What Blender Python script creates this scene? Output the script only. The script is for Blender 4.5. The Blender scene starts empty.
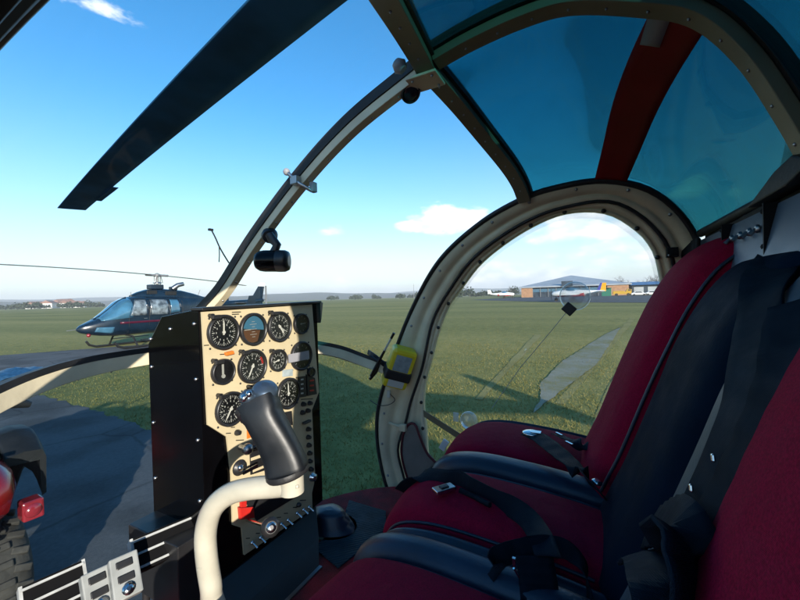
import bpy, math, random
from mathutils import Vector as V, Matrix
random.seed(7)
SC = bpy.context.scene
COL = SC.collection
sin, cos, PI, R = math.sin, math.cos, math.pi, math.radians

# ------------------------------------------------------------------ camera
F = 370.0
YAW, PIT, ROLL = R(62.5), R(-0.45), R(1.6)
EYE = V((-.75, 0, 1.7))
_d0 = V((sin(YAW), cos(YAW), 0)); _r0 = V((cos(YAW), -sin(YAW), 0)); _u0 = V((0, 0, 1))
DD = _d0*cos(PIT) + _u0*sin(PIT); _u1 = _u0*cos(PIT) - _d0*sin(PIT)
RR = _r0*cos(ROLL) - _u1*sin(ROLL); UU = _u1*cos(ROLL) + _r0*sin(ROLL)
def ray(px, py): return DD*F + RR*(px-400) + UU*(300-py)
def at(px, py, x=None, y=None, z=None):
    """Measured point of the place: sight line met with the plane the thing stands in."""
    D = ray(px, py)
    t = (x-EYE.x)/D.x if x is not None else (y-EYE.y)/D.y if y is not None else (z-EYE.z)/D.z
    return EYE + D*t
def deep(px, py, d): return EYE + ray(px, py)*(d/F)

cd = bpy.data.cameras.new('camera'); cam = bpy.data.objects.new('camera', cd); COL.objects.link(cam)
cam.matrix_world = Matrix(((RR.x, UU.x, -DD.x, EYE.x), (RR.y, UU.y, -DD.y, EYE.y), (RR.z, UU.z, -DD.z, EYE.z), (0, 0, 0, 1)))
cd.sensor_width = 36; cd.lens = 36*F/800; cd.clip_start = .01; cd.clip_end = 20000
SC.camera = cam

# ------------------------------------------------------------------ materials
M = {}
def nt(name):
    m = bpy.data.materials.new(name); m.use_nodes = True
    t = m.node_tree; M[name] = m
    return m, t, t.nodes, t.links
def mat(name, col, rough=.5, metal=0, var=.15, scale=8, bump=0, bscale=60, coat=0, spec=.5, sheen=0, col2=None, lo=.35, hi=.65, bdist=.01, detail=5):
    m, t, N, L = nt(name)
    p = N['Principled BSDF']
    p.inputs['Metallic'].default_value = metal; p.inputs['Coat Weight'].default_value = coat
    p.inputs['Specular IOR Level'].default_value = spec; p.inputs['Sheen Weight'].default_value = sheen
    tc = N.new('ShaderNodeTexCoord')
    n = N.new('ShaderNodeTexNoise'); n.inputs['Scale'].default_value = scale; n.inputs['Detail'].default_value = detail
    L.new(tc.outputs['Object'], n.inputs['Vector'])
    r = N.new('ShaderNodeValToRGB')
    a = [c*(1-var) for c in col]; b = col2 if col2 else [c*(1+var) for c in col]
    r.color_ramp.elements[0].color = (*a, 1); r.color_ramp.elements[1].color = (*b, 1)
    r.color_ramp.elements[0].position = lo; r.color_ramp.elements[1].position = hi
    L.new(n.outputs['Fac'], r.inputs['Fac']); L.new(r.outputs['Color'], p.inputs['Base Color'])
    mr = N.new('ShaderNodeMapRange'); mr.inputs['To Min'].default_value = rough*.8; mr.inputs['To Max'].default_value = min(1, rough*1.2)
    n2 = N.new('ShaderNodeTexNoise'); n2.inputs['Scale'].default_value = scale*3.1; L.new(tc.outputs['Object'], n2.inputs['Vector'])
    L.new(n2.outputs['Fac'], mr.inputs['Value']); L.new(mr.outputs['Result'], p.inputs['Roughness'])
    if bump:
        bn = N.new('ShaderNodeTexNoise'); bn.inputs['Scale'].default_value = bscale; bn.inputs['Detail'].default_value = 4
        L.new(tc.outputs['Object'], bn.inputs['Vector'])
        bp = N.new('ShaderNodeBump'); bp.inputs['Strength'].default_value = bump; bp.inputs['Distance'].default_value = bdist
        L.new(bn.outputs['Fac'], bp.inputs['Height']); L.new(bp.outputs['Normal'], p.inputs['Normal'])
    return m
def glass(name, tint, refl=1.0, rough=0.0, ior=1.45, dust_glare=0, dust_glare_col=(.6, .65, .7), dmin=.45):
    m, t, N, L = nt(name)
    N.remove(N['Principled BSDF']); o = N['Material Output']
    tr = N.new('ShaderNodeBsdfTransparent'); tr.inputs['Color'].default_value = (*tint, 1)
    gl = N.new('ShaderNodeBsdfGlossy'); gl.inputs['Roughness'].default_value = rough
    fr = N.new('ShaderNodeFresnel'); fr.inputs['IOR'].default_value = ior
    mu = N.new('ShaderNodeMath'); mu.operation = 'MULTIPLY'; mu.inputs[1].default_value = refl
    L.new(fr.outputs['Fac'], mu.inputs[0])
    mx = N.new('ShaderNodeMixShader'); L.new(mu.outputs[0], mx.inputs['Fac'])
    L.new(tr.outputs[0], mx.inputs[1]); L.new(gl.outputs[0], mx.inputs[2])
    out = mx.outputs[0]
    if dust_glare:
        df = N.new('ShaderNodeBsdfDiffuse'); df.inputs['Color'].default_value = (*dust_glare_col, 1)
        tc = N.new('ShaderNodeTexCoord'); n = N.new('ShaderNodeTexNoise'); n.inputs['Scale'].default_value = 5; n.inputs['Detail'].default_value = 8
        n.inputs['Distortion'].default_value = 1.2
        L.new(tc.outputs['Object'], n.inputs['Vector'])
        mr = N.new('ShaderNodeMapRange'); mr.inputs['From Min'].default_value = dmin; mr.inputs['From Max'].default_value = .8
        mr.inputs['To Max'].default_value = dust_glare
        L.new(n.outputs['Fac'], mr.inputs['Value'])
        m2 = N.new('ShaderNodeMixShader'); L.new(mr.outputs['Result'], m2.inputs['Fac']); L.new(out, m2.inputs[1]); L.new(df.outputs[0], m2.inputs[2])
        out = m2.outputs[0]
    L.new(out, o.inputs['Surface'])
    return m
def weave(name, col, rough, scale, strength, sheen=0, axis='X', var=.2, cscale=14):
    m = mat(name, col, rough, var=var, scale=cscale, sheen=sheen, spec=.10)
    t = m.node_tree; N, L = t.nodes, t.links
    w = N.new('ShaderNodeTexWave'); w.inputs['Scale'].default_value = scale; w.inputs['Distortion'].default_value = .6
    w.bands_direction = axis
    tc = N.new('ShaderNodeTexCoord'); L.new(tc.outputs['Object'], w.inputs['Vector'])
    n = N.new('ShaderNodeTexNoise'); n.inputs['Scale'].default_value = 7; n.inputs['Detail'].default_value = 3; L.new(tc.outputs['Object'], n.inputs['Vector'])
    b = N.new('ShaderNodeBump'); b.inputs['Strength'].default_value = strength; b.inputs['Distance'].default_value = .002
    b2 = N.new('ShaderNodeBump'); b2.inputs['Strength'].default_value = .8; b2.inputs['Distance'].default_value = .03
    L.new(w.outputs['Fac'], b.inputs['Height']); L.new(n.outputs['Fac'], b2.inputs['Height'])
    L.new(b2.outputs['Normal'], b.inputs['Normal']); L.new(b.outputs['Normal'], N['Principled BSDF'].inputs['Normal'])
    return m

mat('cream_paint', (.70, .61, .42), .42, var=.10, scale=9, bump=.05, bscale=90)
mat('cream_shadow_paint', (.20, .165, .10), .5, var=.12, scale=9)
mat('panel_cream', (.50, .42, .265), .5, var=.06, scale=10, bump=.03, bscale=300)
mat('white_enamel', (.44, .415, .335), .30, var=.10, scale=22, coat=.2, bump=.06, bscale=70, bdist=.003, lo=.3, hi=.7)
mat('black_rubber', (.012, .012, .013), .55, var=.3, bump=.1, bscale=120)
mat('black_gloss', (.002, .002, .0025), .13, var=.3, scale=5, spec=.18)
mat('black_plastic', (.014, .014, .015), .38, var=.25)
mat('grip_black', (.006, .008, .011), .42, var=.3, scale=18, bump=.06, bscale=120, bdist=.002)
mat('dial_black', (.010, .011, .012), .3, var=.2)
mat('mark_white', (.52, .52, .48), .6, var=.05)
mat('tread_black', (.004, .004, .0045), .7, spec=.1, var=.3)
mat('stripe_white', (.36, .37, .36), .6, var=.2, scale=30)
mat('adjuster_grey', (.26, .27, .26), .4, var=.12, scale=20)
mat('needle_white', (.85, .83, .75), .5, var=.03)
mat('sky_dial_blue', (.06, .20, .32), .5, var=.08)
mat('earth_dial_brown', (.13, .06, .03), .5, var=.1)
mat('red_paint', (.45, .02, .015), .35, var=.12)
mat('orange_paint', (.60, .15, .02), .45, var=.12)
mat('chrome', (.62, .64, .66), .18, metal=1, var=.08)
mat('steel', (.35, .36, .37), .35, metal=1, var=.15)
mat('grip_blue', (.06, .09, .13), .35, metal=.6, var=.15)
mat('yellow_plastic', (.75, .58, .02), .4, var=.08, bump=.04, bscale=200)
mat('screen_grey', (.30, .35, .36), .25, var=.15, scale=40)
mat('tape_grey', (.27, .27, .29), .5, var=.08)
weave('crimson_cloth', (.25, .0025, .026), .85, 260, .25, sheen=0, var=.25, cscale=420)
weave('carpet', (.44, .012, .022), .95, 420, .9, sheen=.2, var=.4)
weave('webbing', (.006, .015, .028), .6, 420, .7, axis='DIAGONAL')
weave('mat_ribbed', (.018, .040, .055), .6, 42, 1.0, axis='DIAGONAL')
mat('vinyl_grey', (.030, .046, .064), .5, var=.15, scale=7, bump=.12, bscale=160, bdist=.004)
mat('vinyl_back', (.002, .0085, .021), .65, spec=.03, var=.2, scale=7, bump=.12, bscale=160, bdist=.004)
mat('vinyl', (.008, .021, .046), .40, spec=.5, var=.2, scale=7, bump=.12, bscale=160, bdist=.004)
mat('grey_fabric', (.20, .18, .16), .9, var=.12, bump=.15, bscale=300)
mat('burgundy_piping', (.09, .008, .015), .6, var=.15)
mat('switch_plate', (.09, .125, .17), .4, metal=.3, var=.1, scale=6)
mat('bulkhead_black', (.006, .007, .009), .6, spec=.2, var=.3)
mat('stripe_red', (.20, .003, .005), .5, spec=.2, var=.1)
mat('blade_paint', (.014, .080, .19), .6, spec=.08, var=.3, scale=3)
mat('blade_tip_paint', (.02, .05, .07), .35, var=.2)
mat('cowl_white', (.55, .55, .52), .35, var=.06, scale=3, coat=.3)
glass('clear_pane', (.99, .993, .993), .006, ior=1.36)
glass('door_pane', (.965, .975, .975), .22, ior=1.40, dust_glare=.025)
glass('tinted_pane', (.175, .47, .50), .5, ior=1.35, dust_glare=.05, dust_glare_col=(.08, .16, .2))
glass('gauge_glass', (.93, .95, .95), .9, rough=.03, ior=1.5, dust_glare=.03)
glass('chin_pane', (.85, .90, .92), .05, ior=1.40)
glass('vent_plastic', (.90, .95, .98), 1.2, rough=.06, ior=1.5, dust_glare=.62, dust_glare_col=(.88, .95, 1.0), dmin=.0)  # white reflections of the clear vent put in as a pale diffuse share

def plain(name, col, rough=.6, **k): return mat(name, col, rough, **k)
plain('heli_blue', (.006, .016, .030), .22, var=.25, scale=2, coat=.25, spec=.4)
plain('heli_magenta', (.06, .006, .02), .25, var=.1)
plain('heli_glass', (.04, .12, .19), .06, var=.25, scale=2.5, coat=1, spec=.9)
plain('heli_glass_light', (.13, .16, .18), .10, var=.7, scale=4.5, coat=1)
plain('heli_grey', (.16, .17, .18), .4, var=.15)
plain('quad_red', (.27, .006, .008), .22, var=.15, coat=.7)
plain('quad_black', (.010, .0105, .011), .55, var=.3, bump=.15, bscale=60)
plain('tyre_rubber', (.034, .030, .025), .8, var=.35, scale=14, bump=.3, bscale=40)
plain('mud', (.15, .11, .065), .9, var=.3, scale=20)
plain('lamp_glass', (.22, .018, .025), .15, var=.2, coat=1)
plain('reflection_blue', (.015, .06, .13), .4, var=.25, scale=9, bump=.4, bscale=14, bdist=.05)
plain('brick', (.36, .20, .11), .85, var=.15, scale=1.2)
plain('roof_grey', (.33, .36, .39), .55, var=.10, scale=.25)
plain('hangar_door', (.035, .048, .065), .4, var=.3, scale=.6)
plain('hangar_blue', (.02, .09, .24), .5, var=.12, scale=.4)
plain('window_dark', (.03, .04, .05), .12, var=.2)
plain('white_paint', (.75, .75, .74), .3, var=.04)
plain('house_white', (.68, .66, .62), .7, var=.08)
plain('house_roof', (.22, .12, .09), .8, var=.15)
plain('plane_red', (.50, .05, .04), .35, var=.08)
plain('plane_yellow', (.80, .36, .02), .35, var=.06)
plain('plane_blue', (.06, .07, .30), .35, var=.08)
plain('truck_yellow', (.50, .30, .03), .4, var=.1)
plain('bark', (.085, .070, .055), .9, var=.25, scale=3)
plain('evergreen', (.030, .045, .025), .8, var=.35, scale=.6)
plain('bin_green', (.02, .14, .09), .5, var=.1)

# ground materials
def ground_mat(name, ramp, s1, s2, rough=.9, bump=.6, bs=40, bd=.03, streak=None):
    m, t, N, L = nt(name); p = N['Principled BSDF']; p.inputs['Roughness'].default_value = rough; p.inputs['Specular IOR Level'].default_value = .2
    tc = N.new('ShaderNodeTexCoord'); mp = N.new('ShaderNodeMapping')
    if streak: mp.inputs['Scale'].default_value = streak
    L.new(tc.outputs['Object'], mp.inputs['Vector'])
    a = N.new('ShaderNodeTexNoise'); a.inputs['Scale'].default_value = s1; a.inputs['Detail'].default_value = 6; L.new(mp.outputs[0], a.inputs['Vector'])
    b = N.new('ShaderNodeTexNoise'); b.inputs['Scale'].default_value = s2; b.inputs['Detail'].default_value = 8; b.inputs['Roughness'].default_value = .7; L.new(tc.outputs['Object'], b.inputs['Vector'])
    mx = N.new('ShaderNodeMix'); mx.data_type = 'FLOAT'; mx.inputs[0].default_value = .5
    L.new(a.outputs['Fac'], mx.inputs[2]); L.new(b.outputs['Fac'], mx.inputs[3])
    r = N.new('ShaderNodeValToRGB'); e = r.color_ramp.elements
    while len(e) < len(ramp): e.new(.5)
    for i, (q, c) in enumerate(ramp): e[i].position = q; e[i].color = (*c, 1)
    L.new(mx.outputs[0], r.inputs['Fac']); L.new(r.outputs['Color'], p.inputs['Base Color'])
    n = N.new('ShaderNodeTexNoise'); n.inputs['Scale'].default_value = bs; n.inputs['Detail'].default_value = 6; L.new(tc.outputs['Object'], n.inputs['Vector'])
    bp = N.new('ShaderNodeBump'); bp.inputs['Strength'].default_value = bump; bp.inputs['Distance'].default_value = bd
    L.new(n.outputs['Fac'], bp.inputs['Height']); L.new(bp.outputs['Normal'], p.inputs['Normal'])
    return m
ground_mat('grass', [(.34, (.112, .116, .030)), (.45, (.182, .178, .050)), (.54, (.250, .226, .068)), (.66, (.335, .28, .10))], .13, 2.6, bs=14, bd=.03, bump=.3, streak=(1, .2, 1))
ground_mat('asphalt', [(.36, (.075, .082, .088)), (.55, (.115, .120, .124)), (.70, (.16, .16, .158))], .35, 30, bump=.5, bs=180, bd=.006)
ground_mat('painted_reflection', [(.38, (.19, .175, .06)), (.46, (.21, .205, .12)), (.56, (.24, .24, .185)), (.68, (.29, .285, .23))], .9, 3, bump=.5, bs=60, bd=.01)  # pale tones of the door window reflection, mixed with grass colour
ground_mat('pale_yellow', [(.36, (.20, .18, .06)), (.55, (.27, .24, .09)), (.7, (.34, .29, .13))], .9, 7, bump=.5, bs=40)
ground_mat('hill_land', [(.36, (.050, .062, .040)), (.50, (.080, .085, .060)), (.64, (.060, .058, .052))], .0035, .02, bump=0)
def cracks(mname):
    t = M[mname].node_tree; N, L = t.nodes, t.links; p = N['Principled BSDF']; src = p.inputs['Base Color'].links[0].from_socket
    tc = N.new('ShaderNodeTexCoord'); nz = N.new('ShaderNodeTexNoise'); nz.inputs['Scale'].default_value = 1.3; nz.inputs['Detail'].default_value = 6; L.new(tc.outputs['Object'], nz.inputs['Vector'])
    ad = N.new('ShaderNodeMix'); ad.data_type = 'RGBA'; ad.inputs[0].default_value = .18; L.new(tc.outputs['Object'], ad.inputs[6]); L.new(nz.outputs['Color'], ad.inputs[7])
    vo = N.new('ShaderNodeTexVoronoi'); vo.feature = 'DISTANCE_TO_EDGE'; vo.inputs['Scale'].default_value = .55; L.new(ad.outputs[2], vo.inputs['Vector'])
    r = N.new('ShaderNodeValToRGB'); r.color_ramp.elements[0].position = .004; r.color_ramp.elements[0].color = (.70, .70, .70, 1); r.color_ramp.elements[1].position = .012; r.color_ramp.elements[1].color = (1, 1, 1, 1); L.new(vo.outputs['Distance'], r.inputs[0])
    st = N.new('ShaderNodeTexNoise'); st.inputs['Scale'].default_value = .9; st.inputs['Detail'].default_value = 7; L.new(tc.outputs['Object'], st.inputs['Vector'])
    r2 = N.new('ShaderNodeValToRGB'); r2.color_ramp.elements[0].position = .38; r2.color_ramp.elements[0].color = (.62, .62, .62, 1); r2.color_ramp.elements[1].position = .52; r2.color_ramp.elements[1].color = (1, 1, 1, 1); L.new(st.outputs['Fac'], r2.inputs[0])
    cur = src
    for q in (r, r2):
        m2 = N.new('ShaderNodeMix'); m2.data_type = 'RGBA'; m2.blend_type = 'MULTIPLY'; m2.inputs[0].default_value = 1; L.new(cur, m2.inputs[6]); L.new(q.outputs[0], m2.inputs[7]); cur = m2.outputs[2]
    L.new(cur, p.inputs['Base Color'])
cracks('asphalt')
def blades_mat():
    m, t, N, L = nt('grass_blade'); p = N['Principled BSDF']; p.inputs['Roughness'].default_value = .7; p.inputs['Specular IOR Level'].default_value = .2
    g = N.new('ShaderNodeTexCoord'); n = N.new('ShaderNodeTexNoise'); n.inputs['Scale'].default_value = 9; n.inputs['Detail'].default_value = 4
    L.new(g.outputs['Object'], n.inputs['Vector']); r = N.new('ShaderNodeValToRGB'); e = r.color_ramp.elements
    e[0].position = .35; e[0].color = (.110, .104, .028, 1); e[1].position = .68; e[1].color = (.245, .20, .080, 1)
    q = e.new(.52); q.color = (.165, .150, .042, 1)
    L.new(n.outputs['Fac'], r.inputs['Fac']); L.new(r.outputs['Color'], p.inputs['Base Color'])
blades_mat()

# ------------------------------------------------------------------ mesh builder
def wloc(o):
    v = V((0, 0, 0))
    while o: v += o.location; o = o.parent
    return v
def frame(axis):
    a = V(axis).normalized(); t = V((0, 0, 1)) if abs(a.z) < .9 else V((1, 0, 0))
    x = t.cross(a).normalized(); return x, a.cross(x).normalized(), a
class MB:
    def __init__(s): s.v = []; s.f = []; s.m = []; s.s = []
    def add(s, vs, fs, mi=0, sm=False):
        b = len(s.v); s.v += [V(q) for q in vs]
        for f in fs: s.f.append([b+i for i in f]); s.m.append(mi); s.s.append(sm)
        return s
    def box(s, c, d, mi=0, ax=None):
        c = V(c); X, Y, Z = ax if ax else (V((1, 0, 0)), V((0, 1, 0)), V((0, 0, 1)))
        vs = [c+X*(i*d[0]/2)+Y*(j*d[1]/2)+Z*(k*d[2]/2) for i in (-1, 1) for j in (-1, 1) for k in (-1, 1)]
        return s.add(vs, [(0, 1, 3, 2), (4, 6, 7, 5), (0, 4, 5, 1), (2, 3, 7, 6), (0, 2, 6, 4), (1, 5, 7, 3)], mi)
    def loft(s, rings, mi=0, sm=True, closed=True, cap=True):
        n = len(rings[0]); vs = [p for r in rings for p in r]; fs = []
        for i in range(len(rings)-1):
            for j in range(n if closed else n-1):
                k = (j+1) % n; fs.append((i*n+j, i*n+k, (i+1)*n+k, (i+1)*n+j))
        s.add(vs, fs, mi, sm)
        if cap and closed:
            s.add(rings[0], [tuple(range(n))[::-1]], mi); s.add(rings[-1], [tuple(range(n))], mi)
        return s
    def tube(s, pts, r, n=10, mi=0, cap=True):
        pts = [V(p) for p in pts]; rings = []; x = None
        for i, p in enumerate(pts):
            a = (pts[min(i+1, len(pts)-1)]-pts[max(i-1, 0)]).normalized()
            if x is None: x = frame(a)[0]
            x = (x-a*x.dot(a)).normalized(); y = a.cross(x)
            q = r[i] if isinstance(r, (list, tuple)) else r
            rings.append([p+x*(q*cos(2*PI*j/n))+y*(q*sin(2*PI*j/n)) for j in range(n)])
        return s.loft(rings, mi, True, True, cap)
    def lathe(s, prof, o, axis, n=24, mi=0, sm=True, cap=True):
        x, y, a = frame(axis); o = V(o)
        return s.loft([[o+a*h+x*(r*cos(2*PI*j/n))+y*(r*sin(2*PI*j/n)) for j in range(n)] for r, h in prof], mi, sm, True, cap)
    def prism(s, poly, dv, mi=0):
        poly = [V(p) for p in poly]; n = len(poly); dv = V(dv)
        return s.add(poly+[p+dv for p in poly], [tuple(range(n))[::-1], tuple(range(n, 2*n))]+[(i, (i+1) % n, n+(i+1) % n, n+i) for i in range(n)], mi)
    def ball(s, c, r, mi=0, n=10, sc=(1, 1, 1)):
        c = V(c); k = n//2
        rings = [[c+V((r*sc[0]*sin(PI*i/k)*cos(2*PI*j/n), r*sc[1]*sin(PI*i/k)*sin(2*PI*j/n), r*sc[2]*cos(PI*i/k))) for j in range(n)] for i in [.02]+list(range(1, k))+[k-.02]]
        return s.loft(rings, mi, True)
    def grid(s, rows, mi=0, sm=True): return s.loft(rows, mi, sm, False, False)
    def build(s, name, mats, parent=None, bevel=0, solid=0, local=False, subsurf=0, soff=0):
        me = bpy.data.meshes.new(name); o = bpy.data.objects.new(name, me); COL.objects.link(o)
        w = wloc(parent) if parent and not local else V((0, 0, 0))
        me.from_pydata([tuple(q-w) for q in s.v], [], s.f)
        for q in (mats if isinstance(mats, (list, tuple)) else [mats]): me.materials.append(M[q])
        for i, p in enumerate(me.polygons): p.material_index = s.m[i]; p.use_smooth = s.s[i]
        me.update()
        if parent: o.parent = parent
        solid = solid or getattr(s, 'solid', 0)
        if bevel:
            b = o.modifiers.new('bevel', 'BEVEL'); b.width = bevel; b.segments = 2; b.limit_method = 'ANGLE'; b.angle_limit = R(40)
        if solid:
            b = o.modifiers.new('solid', 'SOLIDIFY'); b.thickness = solid; b.offset = soff
        if subsurf:
            b = o.modifiers.new('sub', 'SUBSURF'); b.levels = subsurf; b.render_levels = subsurf
        return o
def tag(o, label=None, cat=None, group=None, kind=None):
    if label: o['label'] = label
    if cat: o['category'] = cat
    if group: o['group'] = group
    if kind: o['kind'] = kind
    return o
def thing(name, label, cat, loc=(0, 0, 0), rz=0, group=None):
    o = bpy.data.objects.new(name, None); COL.objects.link(o); o.location = loc; o.rotation_euler.z = rz
    o.empty_display_size = .1
    return tag(o, label, cat, group)
def dup(root, loc, rz=0, sc=1, label=None):
    r = root.copy(); COL.objects.link(r); r.location = loc; r.rotation_euler.z = rz; r.scale = (sc, sc, sc) if not isinstance(sc, tuple) else sc
    if label: r['label'] = label
    for ch in list(root.children):
        c = ch.copy(); COL.objects.link(c); c.parent = r
        for g in list(ch.children):
            q = g.copy(); COL.objects.link(q); q.parent = c
    return r
def resample(pts, n):
    """Catmull-Rom through pts, n samples evenly along the length."""
    pts = [V(p) for p in pts]; fine = []
    for i in range(len(pts)-1):
        p0 = pts[i-1] if i else pts[0]*2-pts[1]; p1, p2 = pts[i], pts[i+1]; p3 = pts[i+2] if i+2 < len(pts) else pts[-1]*2-pts[-2]
        for k in range(12):
            t = k/12
            fine.append(.5*((2*p1)+(p2-p0)*t+(2*p0-5*p1+4*p2-p3)*t*t+(3*p1-p0-3*p2+p3)*t**3))
    fine.append(pts[-1]); L = [0]
    for a, b in zip(fine, fine[1:]): L.append(L[-1]+(b-a).length)
    out = []; j = 0
    for i in range(n):
        q = L[-1]*i/(n-1)
        while j < len(L)-2 and L[j+1] < q: j += 1
        f = (q-L[j])/max(1e-9, L[j+1]-L[j]); out.append(fine[j].lerp(fine[j+1], min(1, f)))
    return out
def coons(b, t, l, r, nu, nv):
    b = resample(b, nu); t = resample(t, nu); l = resample(l, nv); r = resample(r, nv); rows = []
    for j in range(nv):
        v = j/(nv-1); row = []
        for i in range(nu):
            u = i/(nu-1)
            row.append(b[i]*(1-v)+t[i]*v+l[j]*(1-u)+r[j]*u-(b[0]*(1-u)*(1-v)+b[-1]*u*(1-v)+t[0]*(1-u)*v+t[-1]*u*v))
        rows.append(row)
    return rows
def mx(pts): return [V((-p[0], p[1], p[2])) for p in pts]
def sweep(mb, pts, outs, prof, mi=0, sm=False):
    """prof: closed list of (side, out) offsets; outs: outward vectors per point."""
    rings = []
    for i, p in enumerate(pts):
        a = (pts[min(i+1, len(pts)-1)]-pts[max(i-1, 0)]).normalized(); o = outs[i]; o = (o-a*o.dot(a)).normalized(); sd = a.cross(o)
        rings.append([p+sd*q[0]+o*q[1] for q in prof])
    return mb.loft(rings, mi, sm)
def rect(w, a, b): return [(-w, a), (w, a), (w, b), (-w, b)]
CEN = V((0, .25, 1.45))

# ------------------------------------------------------------------ cabin curves (metres, x right, y forward)
POST = [(0, 1.268, 1.55), (0, 1.18, 1.617), (0, 1.084, 1.677), (0, .987, 1.745), (0, .852, 1.875), (0, .678, 2.016), (0, .514, 2.121), (0, .313, 2.204)]
BEAM = [(0, .313, 2.204), (0, .212, 2.227), (0, .113, 2.237), (0, .025, 2.231), (0, -.081, 2.189), (0, -.161, 2.142), (0, -.22, 2.06), (0, -.265, 1.958), (0, -.30, 1.862)]
BOW = [(0, .313, 2.204), (.15, .290, 2.185), (.28, .262, 2.150), (.42, .222, 2.095), (.50, .203, 2.055), (.552, .194, 2.016)]
LOW = [(0, 1.268, 1.55), (.16, 1.255, 1.551), (.27, 1.226, 1.549), (.36, 1.188, 1.541), (.44, 1.143, 1.527), (.532, 1.077, 1.503), (.594, 1.01, 1.479), (.649, .941, 1.443), (.70, .84, 1.40), (.72, .799, 1.385)]
A_ = [(.72, .835, .771), (.72, .874, .878), (.72, .901, 1.037), (.72, .887, 1.20), (.72, .799, 1.439), (.705, .692, 1.650), (.645, .541, 1.836), (.595, .361, 1.956), (.552, .194, 2.017), (.538, .085, 2.033), (.538, -.027, 2.033), (.56, -.132, 2.004), (.601, -.21, 1.948), (.636, -.269, 1.861), (.67, -.30, 1.75), (.70, -.315, 1.6), (.72, -.315, 1.3), (.72, -.30, .80)]
B_ = [(.73, .74, .771), (.73, .785, .905), (.73, .805, 1.011), (.73, .762, 1.132), (.73, .729, 1.239), (.73, .671, 1.386), (.725, .613, 1.593), (.695, .512, 1.737), (.653, .405, 1.843), (.62, .266, 1.925), (.596, .147, 1.969), (.585, .047, 1.984), (.583, -.027, 1.986), (.594, -.082, 1.971), (.617, -.136, 1.934), (.635, -.178, 1.888), (.656, -.211, 1.835), (.686, -.232, 1.761), (.72, -.242, 1.633), (.73, -.225, 1.45), (.73, -.15, 1.2), (.73, -.12, .80)]
C_ = [(.74, .66, .80), (.74, .655, .90), (.74, .668, 1.0), (.74, .672, 1.10), (.74, .681, 1.21), (.74, .668, 1.322), (.74, .631, 1.439), (.738, .605, 1.525), (.732, .551, 1.648), (.706, .476, 1.734), (.673, .394, 1.817), (.648, .302, 1.88), (.627, .201, 1.932), (.609, .098, 1.965), (.608, .004, 1.966), (.623, -.069, 1.943), (.646, -.138, 1.885), (.665, -.171, 1.837), (.684, -.188, 1.789), (.728, -.209, 1.666), (.74, -.203, 1.6), (.74, -.173, 1.492), (.74, -.134, 1.391), (.74, -.077, 1.292), (.74, -.02, 1.2), (.74, .10, 1.05), (.74, .25, .93)]
def plan(x, k=.50, y0=.62): return y0+k*math.sqrt(max(0, 1-(x/.745)**2))

cabin = thing('helicopter_cabin', 'cream framed bubble cabin of the helicopter seen from inside, with tinted roof windows', 'helicopter', (0, 0, 0))
def outs(pts): return [(p-CEN).normalized() for p in pts]
def rivets(mb, pts, ov, step, r, side=0, out=0, mi=0):
    L = 0
    for i in range(1, len(pts)):
        L += (pts[i]-pts[i-1]).length
        if L >= step:
            L = 0; a = (pts[i]-pts[i-1]).normalized(); o = (ov[i]-a*ov[i].dot(a)).normalized(); sd = a.cross(o)
            mb.ball(pts[i]+sd*side+o*out, r, mi, 6)
# centre windshield post: cream bar inside, black rubber seal outside
def bar(name, pts, n=60, w=.013, inn=-.025, mid=-.004, top=.020, wr=.016, riv=.06, ov=None, mt='cream_paint'):
    p = resample(pts, n); o = ov(p) if ov else outs(p)
    m = MB(); sweep(m, p, o, rect(w, inn, mid)); rivets(m, p, o, riv, .0035, 0, inn, 1)
    ob = m.build(name, [mt, 'steel'], cabin, bevel=.003)
    m = MB(); sweep(m, p, o, rect(wr, mid+.0005, top)); m.build('rubber_seal', 'black_rubber', ob)
    return ob
inplane = lambda p: [V((0, q.y-.2, q.z-1.45)).normalized() for q in p]
bar('windshield_post', POST[:-1]+[(0, .335, 2.197)], ov=inplane)
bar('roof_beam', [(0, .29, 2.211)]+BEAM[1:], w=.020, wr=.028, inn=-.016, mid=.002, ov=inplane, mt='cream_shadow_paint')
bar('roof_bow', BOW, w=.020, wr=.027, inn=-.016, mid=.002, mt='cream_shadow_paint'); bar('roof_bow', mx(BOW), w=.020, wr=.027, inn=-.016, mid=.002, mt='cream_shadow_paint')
def low_out(p): return [V((q.x*.25, .15, 1)).normalized() for q in p]
bar('windshield_bow', LOW, w=.017, inn=-.044, mid=-.006, wr=.018, top=.010, ov=low_out, riv=.08)
bar('windshield_bow', mx(LOW), w=.017, inn=-.044, mid=-.006, wr=.018, top=.010, ov=low_out, riv=.08)
# brass-like junction plate where post, beam and bows cross
m = MB(); m.box((0, .313, 2.168), (.06, .07, .006), 0); [m.ball((x, y, 2.164), .004, 1, 6) for x in (-.02, .02) for y in (.29, .335)]
m.build('junction_plate', ['cream_paint', 'steel'], cabin, bevel=.003)
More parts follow.
